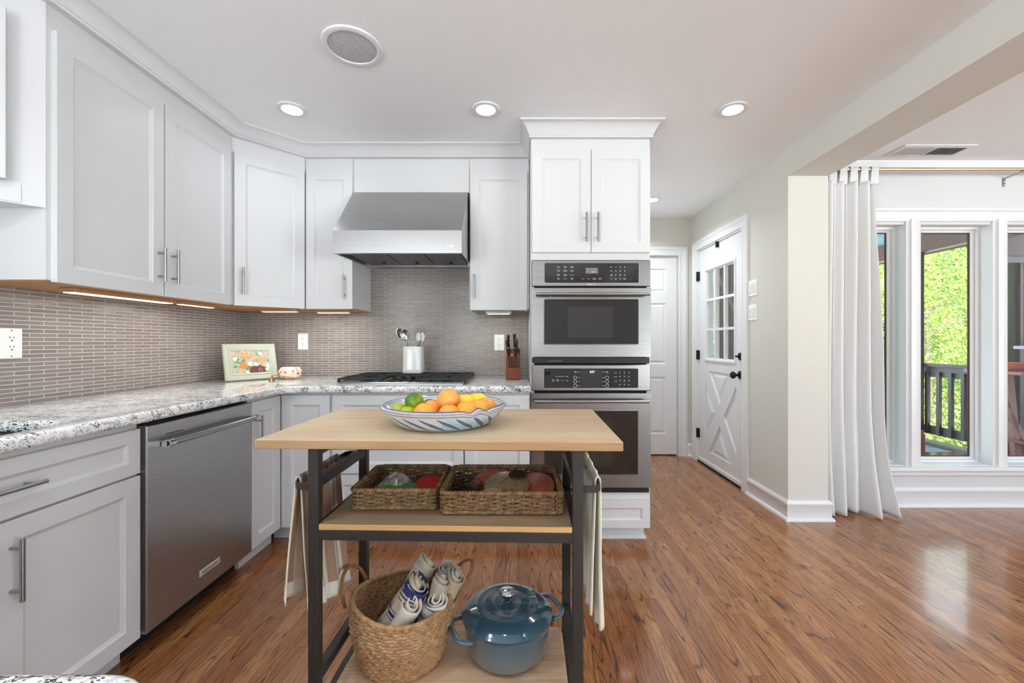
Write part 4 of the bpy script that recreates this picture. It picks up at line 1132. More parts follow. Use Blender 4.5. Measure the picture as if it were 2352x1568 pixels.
for s, nm in ((-1, 'arm'), (1, 'arm')):
    m = MB(); bx = Vector((-0.682+0.004*s, 2.80, 1.0)); tx = Vector((-0.652+0.008*s, 2.78+0.006*s, 1.165))
    m.tube([bx, bx.lerp(tx, 0.5) + Vector((0.004*s, 0, 0)), tx], 0.006, 8, rs=[0.004, 0.007, 0.006]); obj(nm, m, M['steelu'], t, smooth=True)
    m = MB().sphere(tx + Vector((0.004*s, 0, 0.022)), 0.018, 14, 10, sx=0.9, sy=0.45, sz=1.9); obj('scoop', m, M['bristle'], t, smooth=True)
t = thing('whisk', 'wire whisk between the tongs and the crock rim', 'whisk', (-0.665, 2.82, 1.0), 'cooking utensils in the crock')
obj('handle', MB().cyl((-0.672, 2.815, 1.0), (-0.648, 2.80, 1.14), 0.005, 10), M['bristle'], t, smooth=True)
m = MB(); ax = Vector((-0.648, 2.80, 1.14)); dd = Vector((0.16, -0.1, 1)).normalized()
for k in range(6):
    a = math.pi*k/6; s = Vector((math.cos(a), math.sin(a), 0))
    m.tube([ax + dd*(0.075*(0.5-0.5*math.cos(2*math.pi*q/16)) if False else 0.072*math.sin(math.pi*q/16)) + s*0.018*math.sin(2*math.pi*q/16)*1.0 for q in range(17)], 0.001, 4)
obj('wires', m, M['steelu'], t)

# knife block
t = thing('knife_block', 'cherry wood knife block beside the oven tower', 'knife block', (-0.02, 2.80, 0.905))
bx0, bx1 = -0.075, 0.020
m = MB()
pr = [(2.735, 0.9055), (2.88, 0.9055), (2.88, 1.075), (2.835, 1.110), (2.768, 1.055), (2.735, 0.985)]
m.loft([[(bx0, y, z) for y, z in pr], [(bx1, y, z) for y, z in pr]])
obj('block', m, M['block'], t, bevel=0.003)
kn = ['steak knife with black riveted handle, leftmost of the front row', 'steak knife, second from left in the front row of the block', 'steak knife in the middle of the front row of the block', 'steak knife, fourth from left in the front row of the block', 'steak knife, rightmost of the front row of the block']
def knife(base, tip, w, th, label, name='steak_knife', grp='knives in the block'):
    base, tip = Vector(base), Vector(tip)
    t = thing(name, label, 'knife', base, grp)
    d = (tip-base); L = d.length; d.normalize(); s = Vector((1, 0, 0)); n = s.cross(d).normalized()
    m = MB(); rings = []
    for f, a, b_ in ((0, 0.8, 0.8), (0.1, 1, 1), (0.5, 0.85, 1), (0.85, 1.1, 1.1), (0.97, 1.15, 1.15), (1.0, 0.8, 0.9)):
        c = base + d*L*f; rings.append([c + s*(th*a*math.cos(q)) + n*(w*b_*math.sin(q)) for q in [2*math.pi*k/12 for k in range(12)]])
    m.loft(rings); obj('handle', m, M['black'], t, smooth=True)
    m = MB(); m.box(base.x-0.0012, base.x+0.0012, base.y-0.002, base.y+0.002, base.z-0.001, base.z+0.001)
    m = MB(); m.loft([[c + s*(0.0012*i) + n*(w*1.18*j) for i, j in ((-1, -1), (1, -1), (1, 1), (-1, 1))] for c in (base + d*0.002, tip - d*0.003)]); obj('tang', m, M['brass'], t)
    for f in (0.25, 0.75):
        c = base + d*L*f; obj('rivet', MB().cyl(c - s*th*1.1, c + s*th*1.1, 0.0022, 8), M['chrome'], t)
for i in range(5):
    x = bx0+0.016 + i*0.0155
    knife((x+0.004, 2.727, 0.988), (x-0.003, 2.722, 1.060), 0.0095, 0.0058, kn[i])
for (x, z, L, w, s, nm) in ((-0.058, 1.065, 0.058, 0.011, 'chunky black knife handle low on the left of the block', 'carving_knife'), (-0.012, 1.065, 0.060, 0.012, 'chunky black knife handle low on the right of the block', 'chef_knife'),
                    (-0.066, 1.098, 0.075, 0.010, 'short black knife handle standing at the left of the block', 'paring_knife'), (-0.002, 1.098, 0.078, 0.010, 'black knife handle standing at the right of the block', 'utility_knife'),
                    (-0.058, 1.108, 0.100, 0.010, 'tall black knife handle at the back left of the block', 'bread_knife'), (-0.016, 1.108, 0.108, 0.011, 'tallest black knife handle at the back right of the block', 'slicing_knife')):
    y = 2.78 if z < 1.09 else (2.81 if z < 1.10 else 2.828)
    knife((x, y, z-0.006), (x-0.003, y-0.03, z-0.006+L), w*1.15, 0.0095, s, nm)
knife((0.014, 2.79, 1.066), (0.012, 2.775, 1.10), 0.009, 0.006, 'black scissor handle in the right slot of the block', 'kitchen_scissors')

# framed flower painting leaning in the corner
t = thing('framed_painting', 'pale green framed painting of peach roses in a brown bowl', 'painting', (-1.80, 2.70, 0.9055))
u = Vector((0.181, 0.25, 0)).normalized(); nrm0 = Vector((u.y, -u.x, 0)); lean = 0.25
v = (UZ*math.cos(lean) - nrm0*math.sin(lean)).normalized(); n = u.cross(v)
P = Vector((-1.828, 2.585, 0.9065)); w, h = 0.312, 0.240
m = MB().frame_panel(P, u, v, n, w, h, [(0, 0), (0, 0.014), (0.004, 0.018), (0.030, 0.013), (0.034, 0.016), (0.044, 0.014), (0.048, 0.008)], cap=False)
fc = plain('frame_green_white', C(186, 190, 174), 0.5, bump=(50, 0.1)); obj('frame', m, fc, t)
cv = plain('canvas_pale', C(178, 184, 168), 0.7, bump=(200, 0.15))
m = MB().fbox(P + u*0.046 + v*0.046, u, v, n, w-0.092, h-0.092, 0.009); pc = obj('canvas', m, cv, t)
PP = P + n*0.0095
def s2(px, py):   # zoomed photo crop coordinates of the painting -> frame coordinates
    # corners of the frame in the crop: BL(185,955) BR(1010,890) TR(905,340) TL(85,345)
    t_ = (955 - py)/610.0; t_ = max(0, min(1, t_)); lx = 185 - 100*t_; rx = 1010 - 105*t_
    a = (px-lx)/(rx-lx); by = 955 - 65*a; ty = 345 - 5*a; b = (by-py)/(by-ty)
    return a*w, b*h
def blob(m, px, py, rx, ry, d=0.0004, wob=0.15, seed=0, nn=18):
    a, b = s2(px, py); r_ = random.Random(seed); sx = w/820.0; sz = h/600.0
    pts = []
    for k in range(nn):
        q = 2*math.pi*k/nn; f = 1 + wob*(r_.random()-0.5)*2
        pts.append(PP + u*(a + rx*sx*f*math.cos(q)) + v*(b + ry*sz*f*math.sin(q)) + n*d)
    c = len(m.v); m.add([PP + u*a + v*b + n*(d+0.0004)] + pts, [(0, 1+k, 1+(k+1) % nn) for k in range(nn)])
def petals(m, px, py, r, d, seed, k=9):
    r_ = random.Random(seed)
    for i in range(k):
        q = 2*math.pi*i/k + r_.random(); rr = r*(0.35 + 0.35*r_.random())
        blob(m, px + rr*math.cos(q), py + rr*math.sin(q), r*0.36, r*0.28, d + 0.0001*i, 0.3, seed+i)
cols = {'peach': C(226, 156, 96), 'pink': C(226, 182, 164), 'white': C(226, 224, 214), 'orange': C(222, 134, 70), 'green': C(84, 150, 60), 'teal': C(120, 150, 146), 'bowl': C(110, 56, 50), 'hi': C(160, 110, 120)}
layers = {k: MB() for k in cols}
r_ = random.Random(3)
for i in range(34):
    q = (300 + r_.random()*520, 470 + r_.random()*290); kk = 'green' if r_.random() < 0.5 else 'teal'
    blob(layers[kk], q[0], q[1], 14 + r_.random()*18, 8 + r_.random()*12, 0.0002 + i*1e-5, 0.35, i)
for (a, b) in ((520, 700), (500, 745), (555, 860), (620, 690), (690, 690), (800, 790), (340, 600), (455, 825)): blob(layers['green'], a, b, 26, 20, 0.0008, 0.4, int(a))
blob(layers['bowl'], 655, 780, 128, 72, 0.0010, 0.05, 5, 28); blob(layers['bowl'], 655, 730, 120, 34, 0.0011, 0.05, 6, 28)
blob(layers['hi'], 690, 760, 16, 40, 0.0018, 0.3, 8); blob(layers['hi'], 730, 775, 10, 44, 0.0018, 0.3, 9)
for (px, py, r, k) in ((435, 520, 80, 'pink'), (720, 610, 72, 'pink'), (590, 560, 55, 'peach'), (255, 510, 50, 'peach'), (440, 695, 60, 'orange'), (395, 800, 48, 'peach'), (680, 500, 36, 'white'),
                       (295, 590, 34, 'white'), (530, 670, 38, 'white'), (628, 672, 38, 'white'), (820, 690, 38, 'white'), (815, 750, 34, 'white'), (510, 820, 36, 'white'), (530, 600, 30, 'pink'), (760, 490, 26, 'pink'), (390, 430, 34, 'white'), (290, 380, 30, 'white')):
    blob(layers[k], px, py, r, r*0.92, 0.0013, 0.18, int(px)); petals(layers['pink' if k == 'peach' else ('orange' if k == 'orange' and False else ('peach' if k == 'pink' else k))], px, py, r, 0.0018, int(px)+1, 6 if r > 40 else 3)
for k, mm in layers.items():
    if mm.v: obj('paint_strokes', mm, plain('paint_' + k, cols[k], 0.6), pc)

# floral candle bowl
CX, CY = -1.535, 2.80
t = thing('candle_bowl', 'round cream ceramic candle bowl painted with red flowers', 'candle bowl', (CX, CY, 0.9055))
tt = NT('floral_ceramic'); oc = tt.objc(); col = tt.mix(0.0, C(238, 228, 206), C(238, 228, 206))
def spots(tt, col, scale, thr, c, offs):
    v_ = tt.node('ShaderNodeTexVoronoi'); v_.inputs['Scale'].default_value = scale; tt.link(tt.mapping(oc, loc=offs), v_.inputs['Vector'])
    return tt.mix(tt.math('LESS_THAN', v_.outputs['Distance'], thr), col, c)
col = spots(tt, col, 32, 0.26, C(212, 120, 112), (0.1, 0.2, 0)); col = spots(tt, col, 30, 0.24, C(160, 44, 40), (0.55, 0.1, 0.3)); col = spots(tt, col, 42, 0.2, C(226, 170, 160), (0.3, 0.7, 0.5)); col = spots(tt, col, 55, 0.17, C(120, 96, 66), (0.9, 0.4, 0.2))
tt.set(col=col, rough=0.2)
prof = [(0.001, 0.9055), (0.035, 0.9055), (0.050, 0.912), (0.066, 0.928), (0.073, 0.947), (0.070, 0.966), (0.058, 0.982), (0.054, 0.984), (0.052, 0.980), (0.064, 0.962), (0.066, 0.945)]
obj('bowl', MB().lathe(prof, CX, CY, 48), tt.mat, t, smooth=True)
obj('wax', MB().cyl((CX, CY, 0.93), (CX, CY, 0.968), 0.061, 32), M['porc'], t)
# candle snuffer
t = thing('candle_snuffer', 'small brass candle snuffer lying in front of the candle bowl', 'candle snuffer', (-1.54, 2.60, 0.9055))
m = MB().lathe([(0.019, 0.9058), (0.019, 0.909), (0.012, 0.925), (0.006, 0.937), (0.004, 0.944), (0.001, 0.946)], -1.545, 2.605, 24); obj('bell', m, M['brass'], t, smooth=True)
m = MB().tube([(-1.545, 2.605, 0.946), (-1.48, 2.63, 0.935), (-1.375, 2.66, 0.912)], 0.0022, 8); m.sphere((-1.373, 2.661, 0.910), 0.004, 10, 8); obj('handle', m, M['brass'], t, smooth=True)

# outlets and switches
def outlet(F, P, label, gfci=False):
    u, v, n = F; P = Vector(P); t = thing('electrical_outlet', label, 'outlet', P, 'wall outlets')
    w, h = 0.074, 0.119
    obj('wall_plate', MB().frame_panel(P - u*w/2 - v*h/2, u, v, n, w, h, [(0, 0), (0, 0.003), (0.003, 0.006)]), M['plate'], t)
    obj('receptacle', MB().frame_panel(P - u*0.017 - v*0.034 + n*0.006, u, v, n, 0.034, 0.068, [(0, 0), (0, 0.0012), (0.001, 0.0018)]), M['plate'], t)
    m = MB()
    for s in (-0.018, 0.018):
        for a, hh in ((-0.0065, 0.008), (0.0065, 0.0065)): m.fbox(P + u*(a-0.0011) + v*(s+0.002) + n*0.0076, u, v, n, 0.0022, hh, 0.0006)
        m.fbox(P + u*-0.0022 + v*(s-0.009) + n*0.0076, u, v, n, 0.0045, 0.005, 0.0006)
    obj('slots', m, M['inkd'], t)
    if gfci: obj('test_button', MB().fbox(P - u*0.012 - v*0.003 + n*0.0078, u, v, n, 0.012, 0.006, 0.0008), M['plate'], t)
    m = MB()
    for s in (-0.05, 0.05): m.cyl(P + v*s + n*0.006, P + v*s + n*0.0068, 0.0028, 12)
    obj('screws', m, M['nickel'], t)
outlet(FY, (-1.560, YB-0.008, 1.157), 'white wall outlet on the tile above the candle bowl')
outlet(FY, (-0.131, YB-0.008, 1.150), 'white wall outlet on the tile left of the knife block')
outlet(FX, (X0+0.008, 1.612, 1.149), 'white GFCI outlet on the left wall tile at the picture edge', True)
def switch(P, label):
    u, v, n = Vector((0, -1, 0)), UZ, Vector((-1, 0, 0)); P = Vector(P); t = thing('light_switch', label, 'light switch', P, 'double light switches')
    w, h = 0.118, 0.118
    obj('wall_plate', MB().frame_panel(P - u*w/2 - v*h/2, u, v, n, w, h, [(0, 0), (0, 0.003), (0.003, 0.006)]), M['plate'], t)
    for s in (-0.023, 0.023):
        obj('rocker', MB().frame_panel(P + u*(s-0.0165) - v*0.034 + n*0.006, u, v, n, 0.033, 0.067, [(0, 0), (0.0, 0.002), (0.002, 0.0045)]), M['trim'], t)
switch((XR, 3.085, 1.555), 'upper white double rocker switch beside the exterior door')
switch((XR, 3.085, 1.375), 'lower white double rocker switch beside the exterior door')

# ================================================================== KITCHEN CART
ang = math.atan2(-0.0274, 1.0)
MT = Matrix.Translation((-0.637, 1.0007, 0)) @ Matrix.Rotation(ang, 4, 'Z')
def T(*a): m = MB(); m.M = MT; return m
W_ = 0.888; DT = 0.480; ZT = 0.918
t = thing('kitchen_cart', 'wooden-topped kitchen cart with a dark steel frame and two shelves', 'kitchen cart', (MT @ Vector((W_/2, DT/2, 0))))
cart = t
m = T(); m.box(0, W_, 0, DT, ZT-0.0215, ZT)
m.cur = 0
o = obj('tabletop', m, [M['top'], M['topedge']], t, bevel=0.0015)
for p in o.data.polygons:
    if abs(p.normal.z) < 0.5: p.material_index = 1
lx0, lx1, ly0, ly1 = 0.120, 0.797, 0.022, 0.352; s_ = 0.0255
ZM = 0.706; ZS = 0.239
for (x, y) in ((lx0, ly0), (lx1-s_, ly0), (lx0, ly1-s_), (lx1-s_, ly1-s_)):
    obj('leg', T().box(x, x+s_, y, y+s_, 0.0, ZT-0.0215), M['frame'], t, bevel=0.002)
def rail(name, x0, x1, y0, y1, z0, z1): return obj(name, T().box(x0, x1, y0, y1, z0, z1), M['frame'], t, bevel=0.0015)
rail('top_rail', lx0+s_, lx1-s_, ly0+0.002, ly0+0.02, ZT-0.029, ZT-0.0215); rail('top_rail', lx0+s_, lx1-s_, ly1-0.02, ly1-0.002, ZT-0.029, ZT-0.0215)
for x in (lx0, lx1-s_):
    rail('side_rail', x+0.003, x+s_-0.003, ly0+s_, ly1-s_, 0.790, 0.815)
    rail('side_rail', x+0.001, x+s_-0.001, ly0+s_, ly1-s_, ZM-0.040, ZM-0.0145)
    rail('side_rail', x+0.001, x+s_-0.001, ly0+s_, ly1-s_, 0.305, 0.331)
    rail('side_rail', x+0.001, x+s_-0.001, ly0+s_, ly1-s_, ZS-0.040, ZS-0.0145)
    rail('top_rail', x+0.001, x+s_-0.001, ly0+s_, ly1-s_, ZT-0.045, ZT-0.0215)
rail('front_rail', lx0+s_, lx1-s_, ly0+0.001, ly0+s_-0.001, ZM-0.040, ZM-0.0145); rail('back_rail', lx0+s_, lx1-s_, ly1-s_+0.001, ly1-0.001, ZM-0.040, ZM-0.0145)
rail('front_rail', lx0+s_, lx1-s_, ly0+0.001, ly0+s_-0.001, ZS-0.040, ZS-0.0145); rail('back_rail', lx0+s_, lx1-s_, ly1-s_+0.001, ly1-0.001, ZS-0.040, ZS-0.0145)
def shelfboard(name, z, mats, y0):
    m = T().box(lx0+s_+0.0015, lx1-s_-0.0015, y0, ly1-0.002, z-0.0140, z)
    o = obj(name, m, mats, t, bevel=0.0012)
    for p in o.data.polygons:
        if abs(p.normal.z) < 0.5: p.material_index = 1
shelfboard('middle_shelf', ZM, [M['shelf'], M['shelfedge']], ly0)
shelfboard('bottom_shelf', ZS, [M['shelfl'], M['shelfedge']], ly0)
# towel rails, flat bars bent round at the ends
def towelbar(x, out):
    z = 0.795; m = T(); hw, hh = 0.0025, 0.0085
    pth = [(x, ly0+0.012), (x+out*0.7, ly0+0.012), (x+out, ly0+0.026), (x+out, ly1-0.026), (x+out*0.7, ly1-0.012), (x, ly1-0.012)]
    m.sweep(pth if out < 0 else pth[::-1], [(-hw, z-hh), (hw, z-hh), (hw, z+hh), (-hw, z+hh)])
    return obj('towel_rail', m, M['frame'], t, bevel=0.001)
towelbar(lx0, -0.043); towelbar(lx1, 0.043)

# ---- towels on the rails
def towel(name, label, x, y0, y1, zt, zf, zb, outw, mat, seed, spread=0.0, folds=3, slant=0.030):
    """cloth draped over a rail that runs in the cart's depth; outer leg falls to zf, inner leg to zb"""
    r_ = random.Random(seed); ph = [r_.random()*6.28 for _ in range(4)]
    def fn(uu, vv):
        # uu across the rail direction, vv along the drop: 0 outer hem .. 1 inner hem
        lo, hi = zt - zf, zt - zb; tot = lo + hi + 0.03
        s = vv*tot
        if s < lo: z = zf + s; side = 1; drop = lo - s
        elif s < lo+0.03:
            a = math.pi*(s-lo)/0.03; z = zt + 0.009*math.sin(a); side = math.cos(a); drop = 0
        else: z = zt - (s-lo-0.03); side = -1; drop = zt - z
        d = min(drop/0.45, 1.0)
        wv = math.sin(uu*folds*2*math.pi + ph[0] + 1.2*d)*0.008*(0.2 + d) + math.sin(uu*folds*4.4*math.pi + ph[1])*0.0035*(0.2 + d)
        gather = 1 + spread*d*(1 if side > 0 else 0.6)
        yc = (y0+y1)/2; y = yc + (uu-0.5)*(y1-y0)*gather + 0.01*math.sin(6*d + ph[2])*d
        xx = x + outw*side*(0.006 + slant*d) + wv*(0.5 + 0.5*abs(side))
        zz = z + (0.028*math.sin(uu*5 + ph[3]) + 0.03*(0.5-uu))*(d if drop > 0.05 else 0)*(1 if vv < 0.5 else 0.7)
        return (xx, y, zz)
    m = MB(); m.M = MT; m.grid(fn, 40, 70)
    o = obj(name, m, mat, smooth=True, angle=180, solidify=0.0025); o.modifiers['thickness'].offset = 0
    return tag(o, label, 'towel', 'towels hanging on the cart')
tan, lt, cr = C(170, 140, 116), C(214, 194, 168), C(232, 226, 214)
M['strtowel'] = m_cloth('striped_linen', C(226, 212, 190), [('u0.12', 0.06, tan), ('u0.36', 0.05, C(186, 158, 130)), ('u0.58', 0.07, tan), ('u0.80', 0.03, C(176, 170, 172)), ('u0.93', 0.05, tan), ('v0.02', 0.04, C(236, 230, 220)), ('v0.98', 0.04, C(236, 230, 220))])
M['crtowel'] = m_cloth('cream_linen', C(236, 230, 212), [('u0.5', 0.012, C(220, 210, 180)), ('u0.1', 0.008, C(222, 214, 188)), ('u0.9', 0.008, C(222, 214, 188))])
towel('dish_towel', 'brown and cream striped linen towel over the left cart rail', lx0-0.043, ly0+0.028, ly1-0.085, 0.805, 0.465, 0.44, -1.0, M['strtowel'], 4, 0.25, 3)
towel('dish_towel', 'plain cream towel over the right cart rail', lx1+0.043, ly0+0.045, ly1-0.045, 0.805, 0.42, 0.46, 1.0, M['crtowel'], 11, 0.1, 3, 0.008)

# ---- fruit bowl
BXc, BYc = -0.212, 1.205; ZB = ZT
t = thing('fruit_bowl', 'large shallow ceramic bowl with blue brush strokes on the cart top', 'bowl', (BXc, BYc, ZB))
tt = NT('hand_painted_stoneware'); uvs = tt.sep(tt.uv()); uu, vv = uvs[0], uvs[1]
white, blue, aqua, brown = C(196, 202, 202), C(40, 58, 132), C(150, 200, 214), C(150, 84, 60)
# profile parameter v: 0 base .. ~0.5 rim .. 1 inner centre
sl = tt.math('ADD', tt.math('MULTIPLY', uu, 22.0), tt.math('MULTIPLY', vv, 4.6))
fr = tt.math('ABSOLUTE', tt.math('SUBTRACT', tt.math('FRACT', sl), 0.5))
taper = tt.math('MULTIPLY', tt.math('SUBTRACT', 0.40, vv), tt.math('SUBTRACT', vv, 0.06))
wid = tt.math('MULTIPLY', taper, 7.5)
stroke = tt.math('LESS_THAN', fr, wid)
inb = tt.math('LESS_THAN', vv, 0.42)
col = tt.mix(tt.math('MULTIPLY', tt.math('LESS_THAN', tt.math('ABSOLUTE', tt.math('SUBTRACT', tt.math('FRACT', tt.math('ADD', sl, 0.5)), 0.5)), tt.math('MULTIPLY', wid, 1.3)), tt.math('MULTIPLY', inb, tt.math('LESS_THAN', tt.math('ABSOLUTE', tt.math('SUBTRACT', uu, 0.86)), 0.09))), white, aqua)
col = tt.mix(tt.math('MULTIPLY', stroke, inb), col, blue)
for c_, hw_, cc in ((0.435, 0.008, blue), (0.03, 0.012, blue), (0.56, 0.010, blue), (0.60, 0.004, blue), (0.72, 0.008, C(120, 140, 190)), (0.50, 0.018, C(140, 150, 190)), (0.492, 0.012, brown)):
    col = tt.mix(tt.math('LESS_THAN', tt.math('ABSOLUTE', tt.math('SUBTRACT', vv, c_)), hw_), col, cc)
tt.set(col=tt.mix(0.1, col, tt.ramp(tt.noise(tt.objc(), 90, 3), [(0.3, C(190, 190, 180)), (0.7, C(255, 255, 250))])), rough=0.2, coat=0.4); M['bowl'] = tt.mat
rr_, h_ = 0.180, 0.053
prof = []
for k in range(25):
    f = k/24; prof.append((0.118 + (rr_-0.118)*(f**0.8), 0.0 + h_*(f**1.25)))
prof += [(rr_+0.0005, h_+0.002), (rr_-0.003, h_+0.004), (rr_-0.008, h_+0.002)]
for k in range(22):
    f = k/21; prof.append(((rr_-0.010) - (rr_-0.12)*(f**1.2), h_*(1-f)**1.25 + 0.008))
prof.append((0.001, 0.008))
def dent(a, r, z):
    # crimped spout in the near right part of the rim
    d = (a - math.radians(302)); d = (d + math.pi) % (2*math.pi) - math.pi
    k = max(0, (z-0.02)/(h_-0.02)) if r > 0.12 else 0
    return k*(-0.005*math.exp(-(d/0.07)**2) + 0.004*math.exp(-((d-0.16)/0.06)**2) - 0.004*math.exp(-((d-0.32)/0.07)**2))
m = MB().lathe(prof, BXc, BYc, 120, dz=dent); m.v = [Vector((p.x, p.y, p.z + ZB + 0.0005)) for p in m.v]
obj('bowl_body', m, M['bowl'], t, smooth=True, angle=180)
m = MB().cyl((BXc, BYc, ZB), (BXc, BYc, ZB+0.004), 0.117, 48); obj('foot', m, M['bowl'], t)

def fruit(kind, px, py, rpx, Y, label, grp, mat, sx=1, sy=1, sz=1, stretch=None):
    x = (px-1188)*Y/950; z = CAM_H + (785-py)*Y/950; r = rpx*Y/950
    m = MB().sphere((x, Y, z), r, 28, 18, sx=sx, sy=sy, sz=sz, dent=0.05)
    if stretch is not None:   # pointed ends (lemons)
        c = Vector((x, Y, z)); a = Vector(stretch).normalized()
        m.v = [c + (q-c) + a*((q-c).dot(a))*(0.18 + 0.5*max(0, abs((q-c).dot(a))/r-0.8)) for q in m.v]
    t = thing(kind, label, kind.replace('_', ' '), (x, Y, z-r), grp)
    obj('peel', m, mat, t, smooth=True, angle=180)
    m = MB().cyl((x+r*0.05, Y-r*0.1, z+r*0.90*sz), (x+r*0.05, Y-r*0.1, z+r*0.965*sz), r*0.08, 8); obj('stem_end', m, M['bark'], t)
    return t
FZ = lambda k: 880 + k*130/956.0
FXp = lambda k: 860 + k*320/2352.0
fruit('lime', FXp(673), FZ(308), 21.5, 1.185, 'round dark green lime on top of the left fruit pile', 'limes in the bowl', M['lime'])
fruit('lime', FXp(930), FZ(385), 17, 1.235, 'green lime peeking out behind the oranges', 'limes in the bowl', M['lime'])
fruit('lime', FXp(420), FZ(470), 18, 1.195, 'yellow-green lime, leftmost fruit in the bowl', 'limes in the bowl', M['limey'])
fruit('lime', FXp(560), FZ(510), 17, 1.155, 'yellow-green lime low beside the leftmost one', 'limes in the bowl', M['limey'])
fruit('lime', FXp(720), FZ(505), 17, 1.175, 'yellow-green lime tucked beneath the dark green lime', 'limes in the bowl', M['limey'])
fruit('orange', FXp(1253), FZ(285), 26.8, 1.19, 'large orange citrus crowning the middle of the bowl', 'oranges in the bowl', M['grapefruit'])
fruit('orange', FXp(860), FZ(520), 27, 1.140, 'orange at the front left of the pile next to the limes', 'oranges in the bowl', M['orange'])
fruit('orange', FXp(985), FZ(460), 26, 1.195, 'orange behind the front left one, below the top fruit', 'oranges in the bowl', M['grapefruit'])
fruit('orange', FXp(1262), FZ(540), 25, 1.125, 'orange at the front centre of the bowl', 'oranges in the bowl', M['orange'])
fruit('orange', FXp(1560), FZ(500), 27, 1.150, 'orange right of the front centre one', 'oranges in the bowl', M['orange'])
fruit('orange', FXp(1760), FZ(465), 27, 1.185, 'orange in the right part of the pile', 'oranges in the bowl', M['orange'])
fruit('orange', FXp(1880), FZ(420), 25, 1.235, 'blushed orange, rightmost fruit in the bowl', 'oranges in the bowl', M['grapefruit'])
fruit('lemon', FXp(1500), FZ(350), 23, 1.250, 'yellow lemon just right of the crowning orange', 'lemons in the bowl', M['lemon'], stretch=(1, 0.2, 0.25))
fruit('lemon', FXp(1730), FZ(320), 22, 1.285, 'yellow lemon at the back right of the bowl', 'lemons in the bowl', M['lemon'], stretch=(1, -0.2, 0.15))
fruit('lemon', FXp(1450), FZ(470), 22, 1.215, 'yellow lemon in the heart of the fruit pile', 'lemons in the bowl', M['lemon'], stretch=(1, 0.4, 0.0))

# ---- seagrass tray baskets on the middle shelf
def rrect(x0, x1, y0, y1, r, step=0.006):
    pts = []
    for cx, cy, a0 in ((x1-r, y0+r, -90), (x1-r, y1-r, 0), (x0+r, y1-r, 90), (x0+r, y0+r, 180)):
        for k in range(6): a = math.radians(a0 + 90*k/5); pts.append(Vector((cx + r*math.cos(a), cy + r*math.sin(a))))
    out = []; n = len(pts)
    for i in range(n):
        a, b = pts[i], pts[(i+1) % n]; L = (b-a).length; k = max(1, int(round(L/step)))
        for j in range(k): out.append(a.lerp(b, j/k))
    return out
def rope_ring(m, path3, r, twist=0.012, strands=2, seg=5, closed=True):
    """twisted cord following a path"""
    P = [Vector(p) for p in path3]; n = len(P); L = [0]
    for i in range(1, n+1): L.append(L[-1] + (P[i % n] - P[i-1]).length)
    tot = L[-1]; turns = max(1, round(tot/twist/strands))
    for s in range(strands):
        pp = []
        for i in range(n):
            a, b = P[(i-1) % n], P[(i+1) % n]
            if not closed: a, b = P[max(i-1, 0)], P[min(i+1, n-1)]
            d = (b-a).normalized(); up = Vector((0, 0, 1)) if abs(d.z) < 0.9 else Vector((1, 0, 0)); sd = d.cross(up).normalized(); up2 = sd.cross(d)
            q = 2*math.pi*(turns*L[i]/tot + s/strands)
            pp.append(P[i] + (sd*math.cos(q) + up2*math.sin(q))*r*0.5)
        m.tube(pp, r*0.62, seg, closed=closed)
def tray_basket(label, x0, x1, y0, y1, z0, z1, seed):
    r_ = random.Random(seed)
    t = thing('wicker_basket', label, 'basket', ((x0+x1)/2, (y0+y1)/2, z0), 'woven trays on the middle shelf')
    base = rrect(x0+0.005, x1-0.005, y0+0.005, y1-0.005, 0.016, 0.0035); n = len(base)
    per = sum((base[(i+1) % n]-base[i]).length for i in range(n)); NS = int(per/0.027/2)*2
    m = MB(); levels = 9; hh = (z1-z0-0.012)/levels
    cen = Vector(((x0+x1)/2, (y0+y1)/2))
    for lv in range(levels):
        if lv == 0: continue
        path = []; j = [r_.uniform(-1, 1)*0.0012 for _ in range(NS)]; acc = 0
        for i, p in enumerate(base):
            d = (base[(i+1) % n] - base[i-1]).normalized(); nn = Vector((d.y, -d.x))
            acc = i/n; f = acc*NS; k = int(f) % NS; w_ = f-int(f)
            o = 0.0032*math.cos(math.pi*f + math.pi*lv)
            zz = z0 + 0.004 + lv*hh + j[k]*(1-w_) + j[(k+1) % NS]*w_
            path.append((p.x + nn.x*o, p.y + nn.y*o, zz))
        rope_ring(m, path, 0.0039, 0.0065, 2, 4)
    obj('weave', m, M['seagrass'], t, smooth=True, angle=180)
    m = MB()
    for k in range(NS):
        p = base[int(k*n/NS) % n]; m.tube([(p.x, p.y, z0+0.003), (p.x, p.y, (z0+z1)/2), (p.x, p.y, z1-0.004)], 0.0028, 5)
    obj('stakes', m, M['seagrass'], t, smooth=True)
    for z, rr, nm in ((z1-0.006, 0.0072, 'rim'), (z0+0.006, 0.0062, 'bottom_band')):
        m = MB(); rope_ring(m, [(p.x, p.y, z) for p in base], rr, 0.0055, 2, 6); obj(nm, m, M['seagrass'], t, smooth=True, angle=180)
    m = MB()
    ns = int((y1-y0)/0.012)
    for k in range(ns):
        y = y0 + 0.008 + k*(y1-y0-0.016)/(ns-1); m.tube([(x0+0.008 + (x1-x0-0.016)*q/12, y, z0+0.005+0.001*math.cos(q*math.pi+k*math.pi)) for q in range(13)], 0.005, 5)
    obj('bottom', m, M['seagrass'], t, smooth=True)
    return t
ZM0 = ZM + 0.0005
tray_basket('smaller wicker tray basket on the left of the middle shelf', -0.447, -0.210, 1.098, 1.325, ZM0, 0.765, 1)
tray_basket('larger wicker tray basket on the right of the middle shelf', -0.203, 0.122, 1.068, 1.312, ZM0, 0.768, 2)
